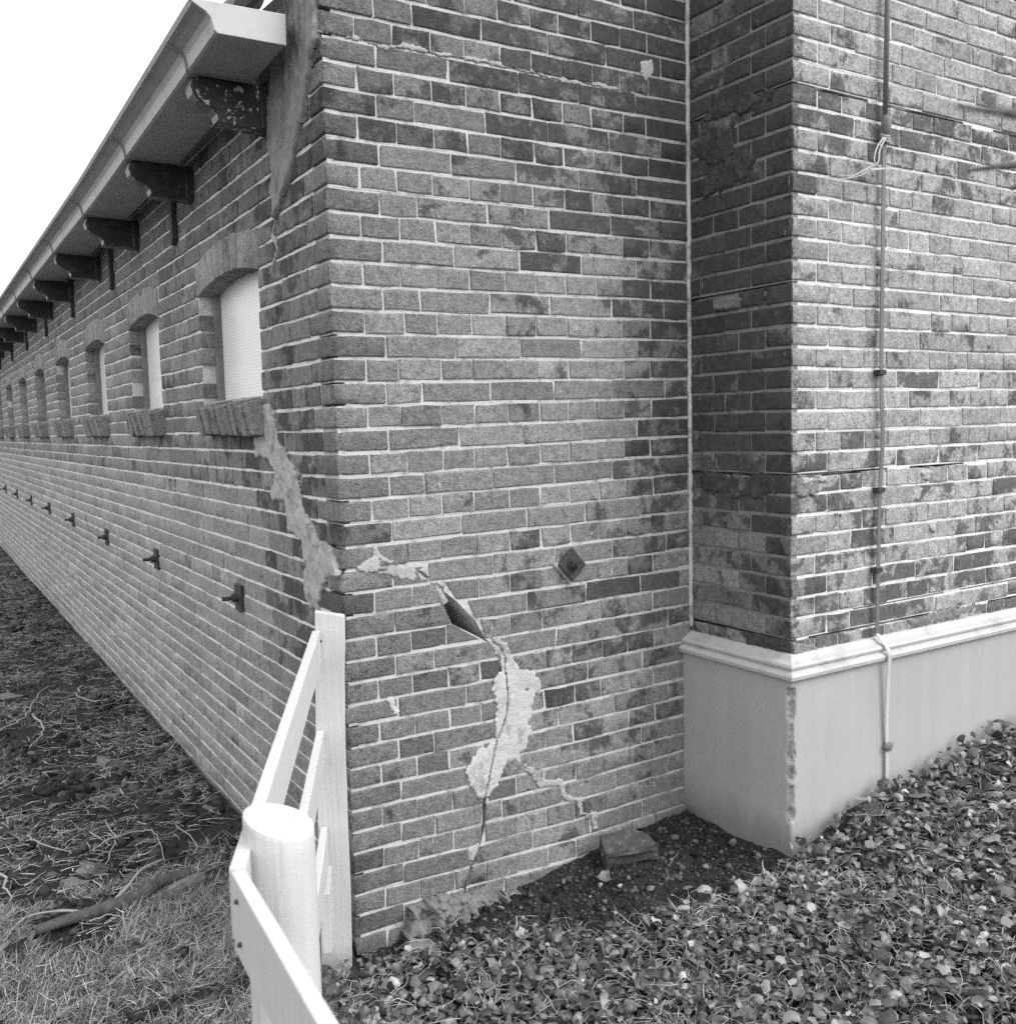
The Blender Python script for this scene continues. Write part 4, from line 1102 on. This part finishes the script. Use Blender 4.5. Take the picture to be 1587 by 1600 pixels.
def gen_stem():
    x, y, z = random.choice(sites); L = random.uniform(.025, .12); a = random.gauss(.2, 1.3); hgt = random.uniform(-.004, .018)
    bend = random.gauss(0, .9); P = []
    for i in range(6):
        t = i / 5; P.append((x + L * t * math.cos(a + bend * t), y + L * t * math.sin(a + bend * t), gh(x, y) + .046 + hgt * math.sin(math.pi * t) + .018 * t * random.random() + random.gauss(0, .0025)))
    if x > 1.15 and (P[-1][1] > -.50 or y > -.5): return None
    if y > soil_edge(x) and random.random() < .7: return None
    return P, random.uniform(.0006, .0014), random.uniform(.15, .55)
strands('creeping_stems', gen_stem, 9500, M_STRAW, 'thin pale creeping stems tangled through the ground cover', 'stems')
def gen_grass():
    near = random.random() < .62
    if near:
        x, y = random.uniform(-1.7, -.02), random.uniform(-.75, .75); L = random.uniform(.02, .075); w = random.uniform(.0007, .0016)
        if fbm(x * 3, y * 3, 2.2, 2) < -.18 - .25 * (y < .2): return None
        if x > -.16 and y > -.12 and y < .1: return None
    else:
        x, y = random.uniform(-1.9, -.03), .7 + 11 * random.random() ** 1.7; L = random.uniform(.02, .08); w = random.uniform(.0010, .0026)
        if fbm(x * 3, y * 2, 2.2, 3) < -.02: return None
    a = random.gauss(.35, 1.5); el = random.uniform(.2, 1.2) if near else random.uniform(.1, .8); dr = random.uniform(.15, .8)
    g = gh(x, y) - .003; P = []; hx = hz = 0
    for i in range(4):
        t = i / 3; e = el - dr * t; 
        if i: hx += L / 3 * math.cos(e); hz += L / 3 * math.sin(e)
        P.append((x + hx * math.cos(a), y + hx * math.sin(a), max(g + .002, g + hz)))
    if P[-1][0] > -.004 and P[-1][1] > -.05: return None
    return P, w, clamp(random.lognormvariate(math.log(.225), .55), .03, .6)
strands('grass', gen_grass, 120000, M_GRASS, 'short rough grass on the left beside the stable', 'grass')
def gen_straw():
    x = random.uniform(-1.8, -.02); y = -.5 + 10.5 * random.random() ** 1.9
    if x > -.15 and y < .12: return None
    if fbm(x * 2.1, y * 2.1, 6.1, 2) < -.25: return None
    L = random.uniform(.02, .10); a = random.gauss(.5, 1.2); b = random.uniform(-.3, .3); g = gh(x, y); z0 = random.uniform(.004, .02); P = []
    for i in range(4):
        t = i / 3; P.append((x + L * t * math.cos(a + b * t), y + L * t * math.sin(a + b * t), g + z0 + random.uniform(-.002, .006)))
    if P[-1][0] > -.006: return None
    return P, random.uniform(.0006, .0019), clamp(random.lognormvariate(math.log(.30), .5), .06, .7)
strands('dry_straw', gen_straw, 16000, M_STRAW, 'pale dry straw and dead stalks strewn over the lawn', 'straw')
def clods():
    V0, F0 = ico(1, 1, 1, .0); V0 = np.array(V0); F0 = np.array(F0); V, Fc, T = [], [], []; nv = 0
    for _ in range(19000):
        k = random.random()
        if k < .42:
            x, y = random.uniform(.02, 1.24), random.uniform(-.55, -.01)
            if y < soil_edge(x) - .1: continue
            r = random.lognormvariate(math.log(.0035), .55); t = clamp(random.lognormvariate(math.log(.045), .65), .015, .5)
        else:
            x, y = random.uniform(-1.5, -.015), -.2 + 9 * random.random() ** 1.6
            if x > -.15 and y < .12: continue
            r = random.lognormvariate(math.log(.009), .6); t = clamp(random.lognormvariate(math.log(.042), .55), .015, .4)
        r = min(r, .03 if x < 0 else .014)
        v = V0 * (r * (1 + .28 * RNG.standard_normal((len(V0), 1)))) * np.array([1, random.uniform(.6, 1), random.uniform(.45, .8)])
        a = random.uniform(0, 6.28); ca, sa = math.cos(a), math.sin(a); v = v @ np.array([[ca, sa, 0], [-sa, ca, 0], [0, 0, 1]])
        if x < 0: x = min(x, -r * 1.3 - .004)
        else: y = min(y, -r * 1.3)
        V.append(v + np.array([x, y, gh(x, y) + r * .15])); Fc.append(F0 + nv); nv += len(V0); T.append(np.tile([t, 0, 0], (len(F0), 1)))
    o = link(bpy.data.objects.new('soil_crumbs', mesh_np('soil_crumbs', np.concatenate(V), np.concatenate(Fc), M_CLOD, np.concatenate(T))))
    tag(o, 'dark soil crumbs and grit scattered along the wall feet', 'soil', kind='stuff')
clods()
# larger pale dead leaves one can pick out
def dead_leaf(x, y, r, yaw, tilt, lift, lab):
    V, Fc = [], []
    N = 12
    V.append((0, 0, 0))
    for k in range(N):
        a = 2 * math.pi * k / N; q = r * (1 + .22 * math.cos(a * 5 + 1) + .25 * math.cos(a)) * random.uniform(.85, 1.1)
        V.append((q * math.cos(a), q * math.sin(a) * .75, r * random.uniform(.05, .55) * abs(math.sin(a))))
    for k in range(N): Fc.append((0, k + 1, (k + 1) % N + 1))
    o = obj_pd('dead_leaf', V, Fc, M_LEAFD, None, True); o.location = (x, y, gh(x, y) + lift); o.rotation_euler = (tilt, random.uniform(-.4, .4), yaw)
    md = o.modifiers.new('thickness', 'SOLIDIFY'); md.thickness = .0006
    return tag(o, lab, 'leaf', 'pale dead leaves on the ground cover')
for (px, py, r, lab) in ((1120, 1402, .020, 'pale dead leaf where the ground cover meets bare soil by the plinth corner'), (1330, 1300, .030, 'largest pale dead leaf, lying against the plinth left of the conductor'),
                         (1440, 1243, .022, 'pale dead leaf close to the plinth right of the conductor foot'), (1235, 1505, .020, 'pale dead leaf in open ground cover below the plinth corner'),
                         (1560, 1268, .028, 'pale dead leaf at the right picture edge near the plinth'), (680, 1578, .026, 'pale dead leaf at the bottom edge, nearest the fence'),
                         (1480, 1375, .020, 'pale dead leaf midway between conductor foot and lower right corner'), (905, 1508, .018, 'small pale dead leaf in front of the dirty half brick'),
                         (1500, 1540, .024, 'pale dead leaf nearest the lower right corner')):
    z = .12
    for _ in range(6): p = on_plane(px, py, 2, z); z = gh(p[0], p[1]) + .05
    dead_leaf(p[0], min(p[1], -.53) if p[0] > 1.2 else p[1], r, random.uniform(0, 6), random.gauss(0, .4), .05 if p[0] > .4 else .035, lab)

# ------------------------------------------------------------------ twigs close to the lens, and a bare tree far off
def near(px, py, d): return tuple(CAM + ray(px, py) * d / F)
ov = empty('overhanging_twig', near(1760, 240, .80)); bpy.context.view_layer.update()
tag(ov, 'blurred dark twig reaching in from the right edge close to the lens', 'twig')
for nm, pts, rads in (('stem', [near(1760, 235, .80), near(1660, 252, .80), near(1585, 258, .79), near(1545, 262, .78), near(1512, 266, .77)], [.0045, .004, .0032, .0022, .0012]),
                      ('side_shoot', [near(1760, 235, .80), near(1680, 205, .62), near(1587, 180, .52), near(1540, 172, .48), near(1495, 166, .45)], [.0035, .003, .0022, .0017, .0009])):
    P = smoothpath(pts, 4); R_ = np.interp(np.linspace(0, 1, len(P)), np.linspace(0, 1, len(rads)), rads)
    o = MB().tube(P, list(R_), 7, jit=.08).build(nm, M_BARK, None, True)
    o.parent = ov; o.matrix_parent_inverse = Matrix.Translation(-Vector(ov.location))
def bare_tree():
    tip = CAM + ray(8, 438) * 42 / F
    bx, by = tip[0] - .3, tip[1]; Ht = tip[2]
    root = empty('bare_tree', (bx, by, 0)); bpy.context.view_layer.update()
    tag(root, 'faint leafless tree far behind the end of the gutter', 'tree')
    tr, cr = MB(), MB(); rr = random.Random(4)
    def grow(p, d, L, r, lev):
        mb = tr if lev == 0 else cr
        q = p + d * L; mid = p.lerp(q, .5) + Vector((rr.gauss(0, .03), rr.gauss(0, .03), 0)) * L
        mb.tube([p, mid, q], [r, r * .85, r * .65], 6 if lev < 2 else 4, cap=False)
        if lev >= 5: return
        for _ in range(3 if lev < 4 else 3):
            nd_ = (d + Vector((rr.gauss(0, .45), rr.gauss(0, .45), rr.gauss(.15, .2)))).normalized()
            grow(p.lerp(q, rr.uniform(.55, 1)), nd_, L * rr.uniform(.58, .78), r * .55, lev + 1)
    grow(Vector((bx, by, 0)), Vector((0, 0, 1)), Ht * .30, .14, 0)
    for nm, mb in (('trunk', tr), ('crown', cr)):
        o = mb.build(nm, M_BARKP, None, True); o.parent = root; o.matrix_parent_inverse = Matrix.Translation(-Vector(root.location))
bare_tree()
